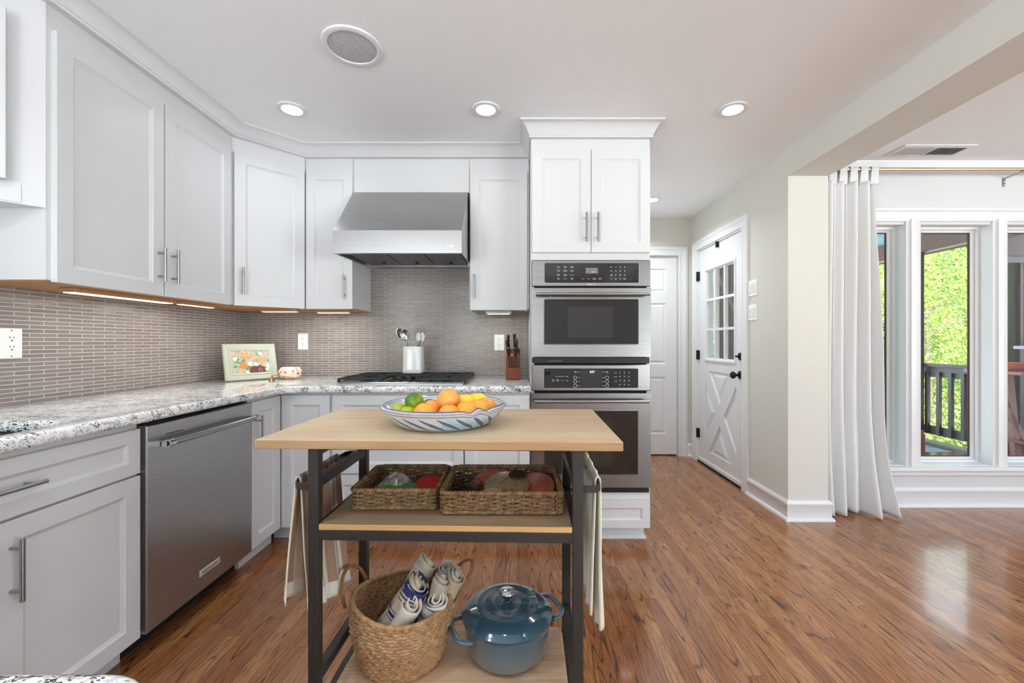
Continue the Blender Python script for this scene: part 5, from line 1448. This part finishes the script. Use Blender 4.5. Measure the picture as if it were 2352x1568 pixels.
# contents
def disc(name, label, cat, c, rx, ry, th, mat, tilt=(0, 0), grp=None, rz=0.0, rings=0, bev=0.001, poly=None):
    m = MB(); m.M = Matrix.Translation(c) @ Matrix.Rotation(rz, 4, 'Z') @ Matrix.Rotation(tilt[0], 4, 'X') @ Matrix.Rotation(tilt[1], 4, 'Y')
    n = 36; pts = poly or [(rx*math.cos(2*math.pi*k/n), ry*math.sin(2*math.pi*k/n)) for k in range(n)]
    m.loft([[(x*0.97, y*0.97, 0) for x, y in pts], [(x, y, th*0.3) for x, y in pts], [(x, y, th*0.7) for x, y in pts], [(x*0.97, y*0.97, th) for x, y in pts]])
    o = obj(name, m, mat, smooth=True, angle=40); return tag(o, label, cat, grp)
gr = plain('green_silicone', C(74, 140, 60), 0.45); gr2 = plain('dark_green_silicone', C(44, 104, 50), 0.45); rd = plain('red_silicone', C(190, 24, 32), 0.3); rd2 = plain('grey_rubber', C(150, 150, 155), 0.4)
zb = ZM + 0.002
disc('silicone_trivet', 'bright green oval trivet, top of the stack in the left basket', 'trivet', (-0.345, 1.185, zb+0.022), 0.062, 0.052, 0.004, gr, (0.18, 0.05), 'green trivets')
disc('silicone_trivet', 'dark green oval trivet, bottom of the stack in the left basket', 'trivet', (-0.335, 1.192, zb+0.008), 0.066, 0.054, 0.006, gr2, (0.16, 0.05), 'green trivets')
disc('silicone_pot_holder', 'red silicone pot holder in the left basket', 'pot holder', (-0.262, 1.235, zb+0.022), 0.040, 0.045, 0.010, rd, (0.12, 0.0))
disc('jar_gripper', 'grey rubber jar gripper beneath the red pot holder', 'jar gripper', (-0.262, 1.205, zb+0.010), 0.042, 0.05, 0.004, rd2, (0.16, 0.0))
# crumpled clear bag
tt = NT('crinkled_plastic'); tt.set(col=C(210, 204, 198), rough=0.15, alpha=0.4, coat=1.0, coatr=0.1)
m = MB(); r2 = random.Random(5); off = [[r2.uniform(-1, 1) for _ in range(15)] for _ in range(15)]
m.grid(lambda a, b: (-0.425 + 0.12*a + 0.006*off[int(a*14)][int(b*14)], 1.18 + 0.11*b + 0.006*off[int(b*14)][int(a*14)], zb + 0.008 + 0.045*math.sin(math.pi*a)*math.sin(math.pi*b) + 0.008*off[int(a*14)][int(b*14)]*math.sin(math.pi*a)), 14, 14)
tag(obj('plastic_bag', m, tt.mat, smooth=False), 'crumpled clear plastic bag in the left basket', 'bag')
ab = NT('abalone_lacquer'); n_ = ab.noise(ab.objc(), 14, 4, 0.6, 1.5); ab.set(col=ab.ramp(n_, [(0.3, C(96, 70, 50)), (0.5, C(166, 140, 104)), (0.62, C(120, 116, 96)), (0.75, C(190, 170, 130))]), rough=0.25)
rl = NT('red_lacquer'); n_ = rl.noise(rl.objc(), 25, 3, 0.6, 0.5); rl.set(col=rl.ramp(n_, [(0.3, C(150, 76, 58)), (0.6, C(186, 104, 82)), (0.8, C(206, 134, 106))]), rough=0.35)
tl = plain('teal_lacquer', C(70, 146, 130), 0.3); pl = plain('tan_board', C(172, 152, 116), 0.4); dkw = plain('dark_brown_lacquer', C(60, 38, 26), 0.25)
disc('placemat_disc', 'reddish round lacquer plate at the right of the right basket', 'plate', (0.035, 1.205, zb+0.020), 0.075, 0.080, 0.004, rl.mat, (0.25, -0.18), 'lacquer pieces')
disc('placemat_disc', 'red and teal round plate behind the shell coasters', 'plate', (-0.075, 1.225, zb+0.016), 0.070, 0.070, 0.004, tl, (0.35, 0.0), 'lacquer pieces')
disc('placemat_disc', 'red rimmed crescent plate leaning in the right basket', 'plate', (-0.060, 1.232, zb+0.022), 0.074, 0.070, 0.003, rl.mat, (0.38, 0.05), 'lacquer pieces')
disc('placemat_disc', 'mottled brown shell plate on top of the pile in the right basket', 'plate', (-0.030, 1.205, zb+0.032), 0.066, 0.062, 0.003, ab.mat, (0.28, 0.0), 'lacquer pieces')
disc('coaster', 'tan round coaster at the front of the right basket', 'coaster', (-0.068, 1.135, zb+0.030), 0.030, 0.026, 0.005, pl, (0.12, 0.0), 'tan coasters')
disc('coaster', 'speckled oblong coaster beside the round one in the right basket', 'coaster', (-0.005, 1.140, zb+0.028), 0.046, 0.022, 0.004, ab.mat, (0.12, 0.05), 'tan coasters')
disc('coaster', 'dark ringed coaster on the mottled shell plate', 'coaster', (0.000, 1.235, zb+0.050), 0.026, 0.024, 0.003, dkw, (0.25, 0.0), 'tan coasters')
disc('serving_tray', 'dark brown lacquer tray along the left of the right basket', 'tray', (-0.125, 1.150, zb+0.014), 0.060, 0.050, 0.004, dkw, (0.1, 0.06))
m = MB(); r3 = random.Random(9)
for k in range(70):
    a = Vector((-0.180 + r3.random()*0.07, 1.19 + r3.random()*0.08, zb + 0.012 + r3.random()*0.022)); b = a + Vector((r3.uniform(-1, 1), r3.uniform(-1, 1), r3.uniform(-0.4, 0.6)))*0.022; c = b + Vector((r3.uniform(-1, 1), r3.uniform(-1, 1), r3.uniform(-0.6, 0.4)))*0.02
    m.tube([a, b, c], 0.0016, 4)
o = obj('raffia', m, plain('dried_raffia', C(70, 52, 36), 0.7), smooth=True); tag(o, 'tangled dark raffia in the back left of the right basket', 'raffia'); o['kind'] = 'stuff'

# ---- jute basket on the bottom shelf
JX, JY = -0.335, 1.215; ZJ = ZS + 0.0005
t = thing('jute_basket', 'round braided jute basket with two handles on the bottom shelf', 'basket', (JX, JY, ZJ))
def jr(f): return 0.108 + 0.036*min(1, f*1.6)**0.7 - 0.004*f
rows = 19; sub = 6; seg = 360; NB = 52
top_dz = lambda a: 0.012*math.sin(a*2+0.6)
H = 0.172
def jute(u_, v_):
    a = 2*math.pi*u_; f = v_; r = jr(f)
    row = f*rows; k = int(min(row, rows-1e-6)); q = row-k
    br = abs(math.sin(math.pi*(u_*NB + 0.5*(q-0.5)*(1 if k % 2 else -1) + 0.5*k)))
    r += 0.0036*math.sin(math.pi*q)**0.7 * (0.25 + 0.75*br) + 0.0012*math.sin(a*23 + f*31) + 0.001*math.sin(a*41 - f*17)
    return (JX + r*math.cos(a), JY + r*math.sin(a), ZJ + 0.004 + f*(H + top_dz(a)))
m = MB().grid(jute, seg, rows*sub)
obj('basket_wall', m, M['jute'], t, smooth=True, angle=180, solidify=0.006); 
m = MB().cyl((JX, JY, ZJ), (JX, JY, ZJ+0.006), 0.108, 40); obj('bottom', m, M['jute'], t)
m = MB(); path = []
for k in range(260):
    a = 2*math.pi*k/260; r = jr(1.0); path.append((JX + r*math.cos(a), JY + r*math.sin(a), ZJ + 0.006 + H + top_dz(a)))
rope_ring(m, path, 0.0068, 0.007, 3, 6); obj('rim', m, M['jute'], t, smooth=True, angle=180)
for s, a in ((-1, math.radians(172)), (1, math.radians(18))):
    r = jr(0.95); m = MB(); pp = []
    tdir = Vector((-math.sin(a), math.cos(a), 0)); c = Vector((JX + r*math.cos(a), JY + r*math.sin(a), ZJ + H*0.93)); out = Vector((math.cos(a), math.sin(a), 0))
    for k in range(25):
        q = math.pi*k/24; pp.append(c + tdir*(0.062*math.cos(q)*(1 if s > 0 else 1)) + out*((0.028 if s < 0 else 0.058)*math.sin(q) + 0.007) + UZ*(0.078*math.sin(q)**0.8))
    m.tube(pp, 0.0052, 8); obj('handle', m, M['jutecord'], t, smooth=True)

# ---- rolled kitchen towels
def rolled(label, base, top, r0, mat, seed, turns=2.6, phase=0.0, sq=1.0):
    base, top = Vector(base), Vector(top); d = (top-base); L = d.length; d.normalize()
    a_ = Vector((0, 0, 1)) if abs(d.z) < 0.9 else Vector((1, 0, 0)); s1 = d.cross(a_).normalized(); s2_ = s1.cross(d)
    r_ = random.Random(seed); ph = r_.random()*6.28
    def fn(uu, vv):
        q = 2*math.pi*turns*uu + phase; rad = 0.007 + (r0*1.1-0.007)*uu
        rad *= 1 + 0.05*math.sin(3*q+ph) + 0.04*math.sin(vv*9+ph)
        lift = 0.010*math.sin(q*0.9 + ph)*(1 if vv > 0.98 else 0) + (0.012*(1-uu))*(1 if vv > 0.98 else 0)
        return base + d*(vv*L + lift) + s1*(rad*math.cos(q)*sq) + s2_*(rad*math.sin(q))
    m = MB().grid(fn, 120, 30)
    o = obj('rolled_towel', m, mat, smooth=True, angle=180, solidify=0.0042)
    return tag(o, label, 'towel', 'rolled kitchen towels in the jute basket')
navy = C(26, 36, 104); ltn = C(206, 190, 166)
plaid = m_cloth('navy_plaid_cloth', ltn, [('u0.80', 0.035, navy), ('u0.865', 0.008, navy), ('u0.72', 0.008, navy), ('v0.92', 0.05, navy), ('v0.835', 0.010, navy), ('v0.78', 0.006, navy), ('v0.55', 0.02, navy), ('v0.50', 0.006, navy), ('v0.60', 0.006, navy), ('v0.25', 0.02, navy), ('v0.31', 0.006, navy), ('u0.45', 0.03, navy), ('u0.25', 0.02, navy)])
whitec = m_cloth('white_towel_cloth', C(228, 220, 206), [('v0.2', 0.08, C(192, 172, 150))])
strb = m_cloth('blue_striped_cloth', C(232, 228, 220), [('v0.72', 0.045, C(124, 122, 150)), ('v0.80', 0.008, C(124, 122, 150)), ('v0.5', 0.008, C(124, 122, 150)), ('v0.42', 0.03, C(124, 122, 150)), ('v0.95', 0.02, C(120, 120, 130))])
taupe = m_cloth('taupe_cloth', C(196, 182, 162), [('v0.62', 0.06, C(164, 138, 112))])
beige = m_cloth('beige_cloth', C(206, 192, 172), [('v0.9', 0.03, C(226, 218, 204))])
grb = m_cloth('grey_blue_cloth', C(190, 186, 182), [('v0.9', 0.03, C(110, 124, 150)), ('v0.8', 0.02, C(110, 124, 150))])
BZ = ZJ + 0.05
def at(px, py, Y): return ((px-1188)*Y/950, Y, CAM_H + (785-py)*Y/950)
rolled('navy plaid rolled towel leaning up from the left of the basket', at(862, 1475, 1.17), at(962, 1338, 1.18), 0.036, plaid, 1, 3.0, 0.8)
rolled('plain white rolled towel at the front centre of the basket', at(905, 1465, 1.145), at(948, 1388, 1.135), 0.029, whitec, 2, 2.2, 2.0)
rolled('white rolled towel with blue-grey stripes at the front right', at(972, 1470, 1.195), at(1003, 1378, 1.165), 0.031, strb, 3, 2.6, 1.2)
rolled('beige rolled towel rising highest at the back of the basket', at(905, 1440, 1.24), at(985, 1291, 1.26), 0.031, beige, 4, 2.4, 0.3)
rolled('taupe rolled towel on the right by the basket handle', at(1002, 1440, 1.235), at(1050, 1322, 1.22), 0.027, taupe, 5, 2.6, 2.6)
rolled('small taupe rolled towel in the middle behind the striped one', at(985, 1430, 1.20), at(1016, 1330, 1.20), 0.026, taupe, 6, 2.4, 1.7)
rolled('grey blue rolled towel peeking out at the back centre', at(990, 1420, 1.26), at(1025, 1303, 1.26), 0.023, grb, 7, 2.2, 0.6)

# ---- enamel dutch oven
PX, PY = -0.0296, 1.232; ZP = ZS + 0.0005
t = thing('dutch_oven', 'round blue enamelled dutch oven with lid on the bottom shelf', 'dutch oven', (PX, PY, ZP))
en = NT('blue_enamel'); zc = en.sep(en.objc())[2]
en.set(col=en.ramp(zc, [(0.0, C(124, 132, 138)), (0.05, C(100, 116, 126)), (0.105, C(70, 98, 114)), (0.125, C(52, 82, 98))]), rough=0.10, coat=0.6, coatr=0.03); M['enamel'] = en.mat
zt = ZP + 0.108
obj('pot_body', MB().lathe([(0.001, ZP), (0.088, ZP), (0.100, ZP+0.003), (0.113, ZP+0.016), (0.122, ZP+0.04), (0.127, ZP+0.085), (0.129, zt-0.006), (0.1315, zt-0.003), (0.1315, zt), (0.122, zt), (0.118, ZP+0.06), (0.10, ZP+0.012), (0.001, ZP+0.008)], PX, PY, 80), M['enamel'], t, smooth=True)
prof = [(0.1315, zt+0.001), (0.134, zt+0.003), (0.134, zt+0.007), (0.129, zt+0.011), (0.122, zt+0.018), (0.108, zt+0.0275), (0.092, zt+0.031)]
r = 0.090
while r > 0.066: prof += [(r, zt+0.0325), (r-0.0015, zt+0.0337), (r-0.003, zt+0.0325)]; r -= 0.0052
prof += [(0.058, zt+0.0335), (0.042, zt+0.0342)]
r = 0.040
while r > 0.014: prof += [(r, zt+0.0350), (r-0.0015, zt+0.0364), (r-0.003, zt+0.0352)]; r -= 0.0055
prof += [(0.010, zt+0.037), (0.0005, zt+0.037)]
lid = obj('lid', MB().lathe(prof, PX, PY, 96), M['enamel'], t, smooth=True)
kz = zt+0.037
kn_ = obj('lid_knob', MB().lathe([(0.008, kz-0.001), (0.008, kz+0.008), (0.013, kz+0.011), (0.0215, kz+0.019), (0.0250, kz+0.027), (0.0240, kz+0.0295), (0.022, kz+0.0300), (0.0005, kz+0.0302)], PX, PY, 40), M['chrome'], lid, smooth=True)
m = MB(); text_mb(m, 'LODGE', 0.0125, (PX+0.003, PY-0.001, kz+0.0303), Vector((0.9, 0.42, 0)), Vector((-0.42, 0.9, 0)), 0.0003); obj('knob_lettering', m, M['inkd'], lid)
for a in (math.radians(203), math.radians(23)):
    out = Vector((math.cos(a), math.sin(a), 0)); tg = Vector((-math.sin(a), math.cos(a), 0)); c = Vector((PX, PY, zt-0.014)) + out*0.122
    m = MB(); pth = []; 
    for k in range(25):
        q = math.pi*k/24; e = abs(math.cos(q))**0.6*(1 if math.cos(q) > 0 else -1)
        pth.append(c + tg*(0.056*e) + out*(0.044*math.sin(q)**0.6) + UZ*(0.006*math.sin(q)))
    rings = []
    for i, p in enumerate(pth):
        d = (pth[min(i+1, 24)] - pth[max(i-1, 0)]).normalized(); s = d.cross(UZ).normalized()
        rings.append([p + s*(0.0085*math.cos(q)) + UZ*(0.0060*math.sin(q)) for q in [2*math.pi*k/12 for k in range(12)]])
    m.loft(rings); obj('handle', m, M['enamel'], t, smooth=True, angle=180)

# ================================================================== CURTAIN AND ROD
RY, RZ = 2.80, 2.322
t = thing('curtain_rod', 'slim brushed gold curtain rod across the dining windows', 'curtain rod', (3.9, RY, RZ))
obj('rod', MB().cyl((2.035, RY, RZ), (5.6, RY, RZ), 0.0125, 20), M['gold'], t, smooth=True)
for xb in (3.42, 5.2):
    m = MB(); m.box(xb-0.010, xb+0.010, YW-0.003, YW, RZ-0.075, RZ-0.015); m.tube([(xb, YW-0.002, RZ-0.022), (xb, YW-0.05, RZ-0.016), (xb, RY+0.02, RZ-0.016)], 0.005, 8); m.box(xb-0.008, xb+0.008, RY-0.018, RY+0.02, RZ-0.0175, RZ-0.0135)
    b = obj('bracket', m, M['nickel'], t)
    obj('screws', MB().sphere((xb, YW-0.004, RZ-0.065), 0.004, 8, 6).sphere((xb, YW-0.004, RZ-0.045), 0.004, 8, 6), M['chrome'], b)
t = thing('curtain_ring', 'thin gold ring around the rod near the right picture edge', 'curtain ring', (3.50, RY, RZ))
m = MB(); m.tube([(3.50 + 0.006*math.sin(q), RY + 0.019*math.cos(q), RZ-0.004 + 0.019*math.sin(q)) for q in [2*math.pi*k/28 for k in range(28)]], 0.002, 6, closed=True); obj('ring', m, M['brass'], t, smooth=True)

t = thing('curtain', 'long white tab-top linen curtain at the column edge of the dining windows', 'curtain', (2.27, RY, 0.0))
cxs = [2.035, 2.425]
NF = 4.5
def cur(u_, v_):
    zt_ = 2.245 - 0.02*abs(math.sin(u_*NF*math.pi)); z = 0.012 + (zt_-0.012)*v_
    f = 1-v_
    x = 2.03 + (0.385 + 0.035*max(0, f-0.7)/0.3)*u_ + 0.012*math.sin(3.2*f+1)*f*(1-u_)
    amp = (0.028 + 0.008*f + 0.012*max(0, f-0.8)/0.2)*(1 + 0.35*math.sin(u_*7+1.3) + 0.25*math.sin(u_*13 + 3*f))
    y = RY - 0.005 + amp*math.sin(u_*NF*2*math.pi + 0.7*math.sin(2.2*f) + 0.4) + 0.012*math.sin(u_*NF*4.2*math.pi + 2.5*f) + 0.004*math.sin(u_*57+9*f)
    y -= 0.05*f*u_*u_ + 0.02*max(0, f-0.85)*6*math.sin(u_*9)
    x += 0.012*math.cos(u_*NF*2*math.pi + 0.9*f)
    z += 0.022*max(0, f-0.9)*10*math.sin(u_*14+1)*0.5 + (0.0 if f < 0.97 else 0)
    if u_ > 0.85: x += (u_-0.85)/0.15*0.05*(max(0, f-0.78)/0.22)**1.5; z -= 0.012*max(0, f-0.95)*20*(u_-0.85)/0.15
    return (x, min(y, 2.868), max(z, 0.004 + 0.004*u_))
m = MB().grid(cur, 150, 90); obj('panel', m, M['curtain'], t, smooth=True, angle=180, solidify=0.0018)
for k in range(6):
    xc = 2.055 + k*0.0705
    m = MB()
    def tabf(u_, v_, xc=xc):
        s = v_*2-1; a = s*math.pi*0.5
        w = 0.060 - 0.022*(1-abs(s))**0.5*0 - 0.02*(1-abs(s))
        if abs(s) < 0.35: q = s/0.35*math.pi/2; y = RY + 0.0165*math.sin(q); z = RZ + 0.0165*math.cos(q)
        else:
            g = (abs(s)-0.35)/0.65; y = RY + math.copysign(0.0165*(1-g) + 0.006*g, s); z = RZ - g*0.105
        return (xc + (u_-0.5)*w + 0.006*(abs(s)), y, z + 0.002*math.sin(u_*9))
    m.grid(tabf, 8, 24); obj('tab', m, M['curtain'], t, smooth=True, angle=180, solidify=0.002)
# ================================================================== OUTSIDE
struct('ground', MB().box(-6, 40, 4.9, 45, -4.2, -4.0), M['ground'])
m = MB().grid(lambda a, b: (-4 + 44*a, 15.2 - 9.5*max(0, a-0.45)*1.8 + 12*b, -4.0 + 13*b**0.8 + 0.5*math.sin(a*40)*b + 0.4*math.sin(b*23+a*31)), 60, 20)  # added backdrop: dark green fills the leaf gaps and hides the bright world
hl = NT('dark_backdrop'); n_ = hl.noise(hl.pos(), 1.6, 6, 0.7); hl.set(col=hl.ramp(n_, [(0.35, C(34, 56, 24)), (0.6, C(92, 128, 52)), (0.75, C(150, 176, 84))]), rough=0.9)
struct('ground_backdrop', m, hl.mat)
DK = -0.035; RX = 4.96
tt = NT('outdoor_rug_blue'); p = tt.sep(tt.pos())
w1 = tt.math('ABSOLUTE', tt.math('SUBTRACT', tt.math('FRACT', tt.math('MULTIPLY', p[1], 3.1)), 0.5)); w2 = tt.math('LESS_THAN', tt.math('FRACT', tt.math('MULTIPLY', p[0], 22)), 0.3)
tt.set(col=tt.mix(tt.math('MULTIPLY', tt.math('LESS_THAN', w1, 0.12), w2), C(150, 176, 196), C(70, 96, 104)), rough=0.8)
struct('floor_deck', MB().box(XR+0.16, RX+0.12, YW+0.145, 8.4, DK-0.06, DK-0.006).box(RX+0.12, 7.6, YW+0.145, 4.36, DK-0.06, DK-0.006), M['rail'])
o = obj('outdoor_rug', MB().box(2.3, RX-0.25, 3.5, 8.0, DK-0.005, DK+0.002), tt.mat); tag(o, 'blue grey patterned outdoor rug on the deck floor', 'rug')
struct('ceiling_porch', MB().box(XR+0.16, RX+0.35, YW+0.145, 8.6, 2.46, 2.52), M['porchceil'])
# house siding beside the door
t = thing('porch_beam', 'brown porch roof beam seen at the top of the windows', 'beam', (RX, 5.5, 2.2)); 
obj('fascia', MB().box(RX-0.03, RX+0.12, 3.9, 8.5, 2.235, 2.455), M['dkbrown'], t); obj('drip_edge', MB().box(RX-0.05, RX-0.03, 3.9, 8.5, 2.225, 2.245), plain('drip_edge_tan', C(128, 116, 92), 0.6), t)
t = thing('deck_post', 'slim brown post at the left edge of the middle window', 'post', (RX, 5.1, DK)); obj('post', MB().box(RX-0.115, RX-0.07, 4.97, 5.05, DK, 2.235), M['dkbrown'], t)
t = thing('deck_post', 'brown deck post by the far end of the railing', 'post', (RX, 8.3, DK)); obj('post', MB().box(RX-0.05, RX+0.08, 8.25, 8.38, DK, 2.23), M['dkbrown'], t)
for (px_, py_, lb) in ((2.30, 4.55, 'brown porch post nearest the exterior door glass'), (2.62, 5.9, 'brown porch post farther from the exterior door glass')):
    t = thing('deck_post', lb, 'post', (px_, py_, DK)); obj('post', MB().box(px_-0.10, px_+0.10, py_-0.05, py_+0.06, DK, 2.45), M['dkbrown'], t)
t = thing('tree_trunk', 'rough brown tree trunk seen through the exterior door', 'tree trunk', (4.35, 8.75, -4))
m = MB(); m.tube([(4.3, 8.75, -4), (4.33, 8.75, -1), (4.42, 8.77, 1.0), (4.30, 8.75, 2.2), (4.5, 8.8, 4.0)], 0.12, 14, rs=[0.2, 0.16, 0.14, 0.17, 0.1]); m.tube([(4.40, 8.75, 1.1), (4.8, 8.7, 1.5), (5.1, 8.7, 2.1)], 0.06, 10, rs=[0.09, 0.07, 0.04])
obj('bark', m, plain('reddish_bark', C(120, 84, 66), 0.85, bump=(30, 0.8)), t, smooth=True)
# railing along the deck edge
t = thing('deck_railing', 'dark grey wooden deck railing beyond the dining windows', 'railing', (RX, 6.0, DK))
ry0, ry1 = 4.2, 8.25
obj('top_rail', MB().box(RX-0.06, RX+0.08, ry0, ry1, 0.862, 0.897), M['rail'], t, bevel=0.004)
obj('upper_rail', MB().box(RX-0.01, RX+0.03, ry0, ry1, 0.74, 0.862), M['rail'], t)
obj('lower_rail', MB().box(RX-0.01, RX+0.03, ry0, ry1, 0.055, 0.155), M['rail'], t)
k = 0; y = ry0+0.08
while y < ry1: obj('baluster', MB().box(RX-0.045, RX-0.01, y, y+0.035, 0.06, 0.80), M['rail'], t); y += 0.135
t = thing('deck_railing', 'second deck railing across the far end of the deck', 'railing', (3.4, 8.3, DK))
obj('top_rail', MB().box(1.95, RX-0.08, 8.26, 8.36, 0.862, 0.897), M['rail'], t); obj('lower_rail', MB().box(1.95, RX-0.08, 8.29, 8.33, 0.055, 0.155), M['rail'], t)
x = 2.0
while x < RX-0.1: obj('baluster', MB().box(x, x+0.035, 8.30, 8.33, 0.155, 0.862), M['rail'], t); x += 0.135
# dark sided bump-out at the right, with glazed door
sd_ = NT('dark_board_siding'); px2 = sd_.sep(sd_.pos())[0]; g_ = sd_.math('LESS_THAN', sd_.math('FRACT', sd_.math('MULTIPLY', px2, 7.0)), 0.05)
sd_.set(col=sd_.mix(g_, C(66, 62, 56), C(14, 12, 12)), rough=0.55); 
t = thing('porch_screen', 'dark framed insect screen across the deck at the right window', 'screen', (6.2, 4.25, -0.03))
obj('header', MB().box(4.93, 7.6, 4.22, 4.32, 1.98, 2.45), M['dkbrown'], t)
obj('lintel', MB().box(4.93, 7.6, 4.20, 4.22, 1.96, 2.02), M['rail'], t)
scm = NT('insect_screen'); scm.n.remove(scm.b)
a_ = scm.node('ShaderNodeBsdfTransparent'); a_.inputs[0].default_value = (0.16, 0.19, 0.17, 1); b_ = scm.node('ShaderNodeBsdfDiffuse'); b_.inputs[0].default_value = (0.012, 0.012, 0.012, 1)
x_ = scm.node('ShaderNodeAddShader'); scm.link(a_.outputs[0], x_.inputs[0]); scm.link(b_.outputs[0], x_.inputs[1]); scm.link(x_.outputs[0], scm.out.inputs['Surface'])
obj('mesh', MB().box(4.95, 7.6, 4.265, 4.267, DK, 1.98), scm.mat, t)
for xx in (4.93, 5.16, 5.9, 6.8, 7.56): obj('stile', MB().box(xx, xx+(0.03 if xx == 5.16 else 0.06), 4.24, 4.29, DK, 1.98), M['dkbrown'], t)
t = thing('deck_railing', 'pale lavender rail in front of the porch screen', 'railing', (6.2, 4.15, DK))
lv = plain('lavender_rail_paint', C(170, 158, 184), 0.6)
obj('top_rail', MB().box(4.99, 7.6, 4.08, 4.16, 1.085, 1.115), lv, t)
for k in range(12): obj('baluster', MB().box(5.02+k*0.2, 5.06+k*0.2, 4.10, 4.13, DK, 1.085), M['rail'], t)
# outdoor table with bowl
t = thing('outdoor_table', 'reddish wooden outdoor table with crossed legs at the right window', 'table', (4.95, 3.82, DK))
ta, tb_ = 4.42, 5.5
obj('tabletop', MB().box(ta, tb_, 3.62, 4.1, 0.86, 0.89), M['redwood'], t, bevel=0.004)
for sx_ in (ta+0.18, tb_-0.18):
    m = MB()
    for (a, b) in (((sx_-0.12, 3.70, DK), (sx_+0.12, 3.98, 0.86)), ((sx_+0.12, 3.70, DK), (sx_-0.12, 3.98, 0.86))):
        a, b = Vector(a), Vector(b); m.loft([[a + Vector((s*0.03, q*0.02, 0)) for s, q in ((-1,-1),(1,-1),(1,1),(-1,1))], [b + Vector((s*0.03, q*0.02, 0)) for s, q in ((-1,-1),(1,-1),(1,1),(-1,1))]])
    obj('leg', m, M['redwood'], t)
obj('lower_shelf', MB().box(ta+0.1, tb_-0.1, 3.7, 4.0, 0.24, 0.262), M['redwood'], t)
t = thing('terracotta_bowl', 'wide terracotta bowl on the outdoor table', 'bowl', (4.58, 3.80, 0.89))
obj('bowl', MB().lathe([(0.001, 0.891), (0.07, 0.891), (0.13, 0.93), (0.16, 0.965), (0.15, 0.965), (0.12, 0.935), (0.001, 0.90)], 4.58, 3.80, 36), M['terra'], t, smooth=True)
# deck chair with striped cushions
t = thing('patio_chair', 'brown patio chair on the deck left of the railing', 'chair', (3.93, 4.6, DK))
cx_, cy_ = 3.93, 4.6
for (a, b) in ((-0.28, -0.28), (0.28, -0.28), (-0.28, 0.28), (0.28, 0.28)): obj('leg', MB().box(cx_+a-0.025, cx_+a+0.025, cy_+b-0.025, cy_+b+0.025, DK+0.003, 0.20), M['redwood'], t)
obj('seat', MB().box(cx_-0.3, cx_+0.3, cy_-0.3, cy_+0.3, 0.20, 0.235), M['redwood'], t)
tt = NT('striped_cushion_fabric'); s_x = tt.sep(tt.objc())[1]; f_ = tt.math('FRACT', tt.math('MULTIPLY', s_x, 9.0)); tt.set(col=tt.mix(tt.math('LESS_THAN', f_, 0.35), C(216, 222, 236), C(70, 110, 190)), rough=0.8)
for zc, lb in ((0.24, 'lower blue striped cushion on the patio chair'), (0.35, 'upper blue striped cushion on the patio chair')):
    o = obj('seat_cushion', MB().box(cx_-0.27, cx_+0.27, cy_-0.27, cy_+0.27, zc, zc+0.10), tt.mat, bevel=0.035, bseg=4, smooth=True); tag(o, lb, 'cushion', 'patio cushions')

# trees
def leaves(m, c, rad, n, size, r_):
    for _ in range(n):
        while True:
            q = Vector((r_.uniform(-1, 1), r_.uniform(-1, 1), r_.uniform(-1, 1)))
            if q.x*q.x + q.y*q.y < 1: break
        p = Vector(c) + Vector((q.x*rad[0], q.y*rad[1], q.z*rad[2]))
        s = size*(0.6 + 0.8*r_.random())
        nrm = Vector((r_.gauss(0, 0.5), r_.gauss(-0.35, 0.5), r_.gauss(0.8, 0.4))).normalized()
        a = nrm.cross(Vector((r_.random()-.5, r_.random()-.5, r_.random()-.5))).normalized(); b = nrm.cross(a)
        m.add([p - a*s*0.5, p + b*s*0.28 - nrm*s*0.08, p + a*s*0.5, p - b*s*0.28 - nrm*s*0.08], [(0, 1, 2, 3)])
trees = [(4.3, 10.7), (7.1, 10.2), (9.9, 9.8), (12.7, 9.6), (15.5, 9.2), (5.7, 13.5), (8.5, 13.1), (11.3, 12.8), (14.1, 12.6), (16.9, 12.2), (2.8, 13.5), (12.6, 6.7), (15.4, 6.3)]
trees = [(x, y, R.uniform(0.2, 1.2)) for x, y in trees]
where = ['nearest left of the row behind the deck', 'second in the near row behind the deck', 'third in the near row, in the middle window', 'fourth in the near row behind the deck', 'last of the near row at the right', 'first of the second row of trees', 'second of the second row of trees', 'third of the second row of trees', 'fourth of the second row of trees', 'last of the second row of trees',
         'seen through the exterior door glass', 'close by at the far right of the deck', 'outermost at the far right of the deck']
for i, (tx, ty, tz) in enumerate(trees):
    r_ = random.Random(50+i)
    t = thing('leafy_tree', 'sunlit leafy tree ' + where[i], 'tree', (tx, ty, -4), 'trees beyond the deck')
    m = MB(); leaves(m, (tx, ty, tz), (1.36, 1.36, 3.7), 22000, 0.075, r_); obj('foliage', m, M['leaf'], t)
    m = MB(); m.tube([(tx, ty+0.3, -4), (tx+0.1, ty+0.3, tz-1), (tx, ty+0.2, tz+1.2)], 0.1, 8, rs=[0.15, 0.11, 0.04])
    for k in range(5):
        a = r_.uniform(0, 6.28); b0 = Vector((tx+0.05, ty+0.2, tz-1.2+k*0.55)); b1 = b0 + Vector((math.cos(a)*0.8, math.sin(a)*0.7, 0.5)); m.tube([b0, b0.lerp(b1, 0.5)+Vector((0, 0, 0.12)), b1], 0.03, 6, rs=[0.045, 0.03, 0.012])
    obj('trunk', m, M['bark'], t, smooth=True)
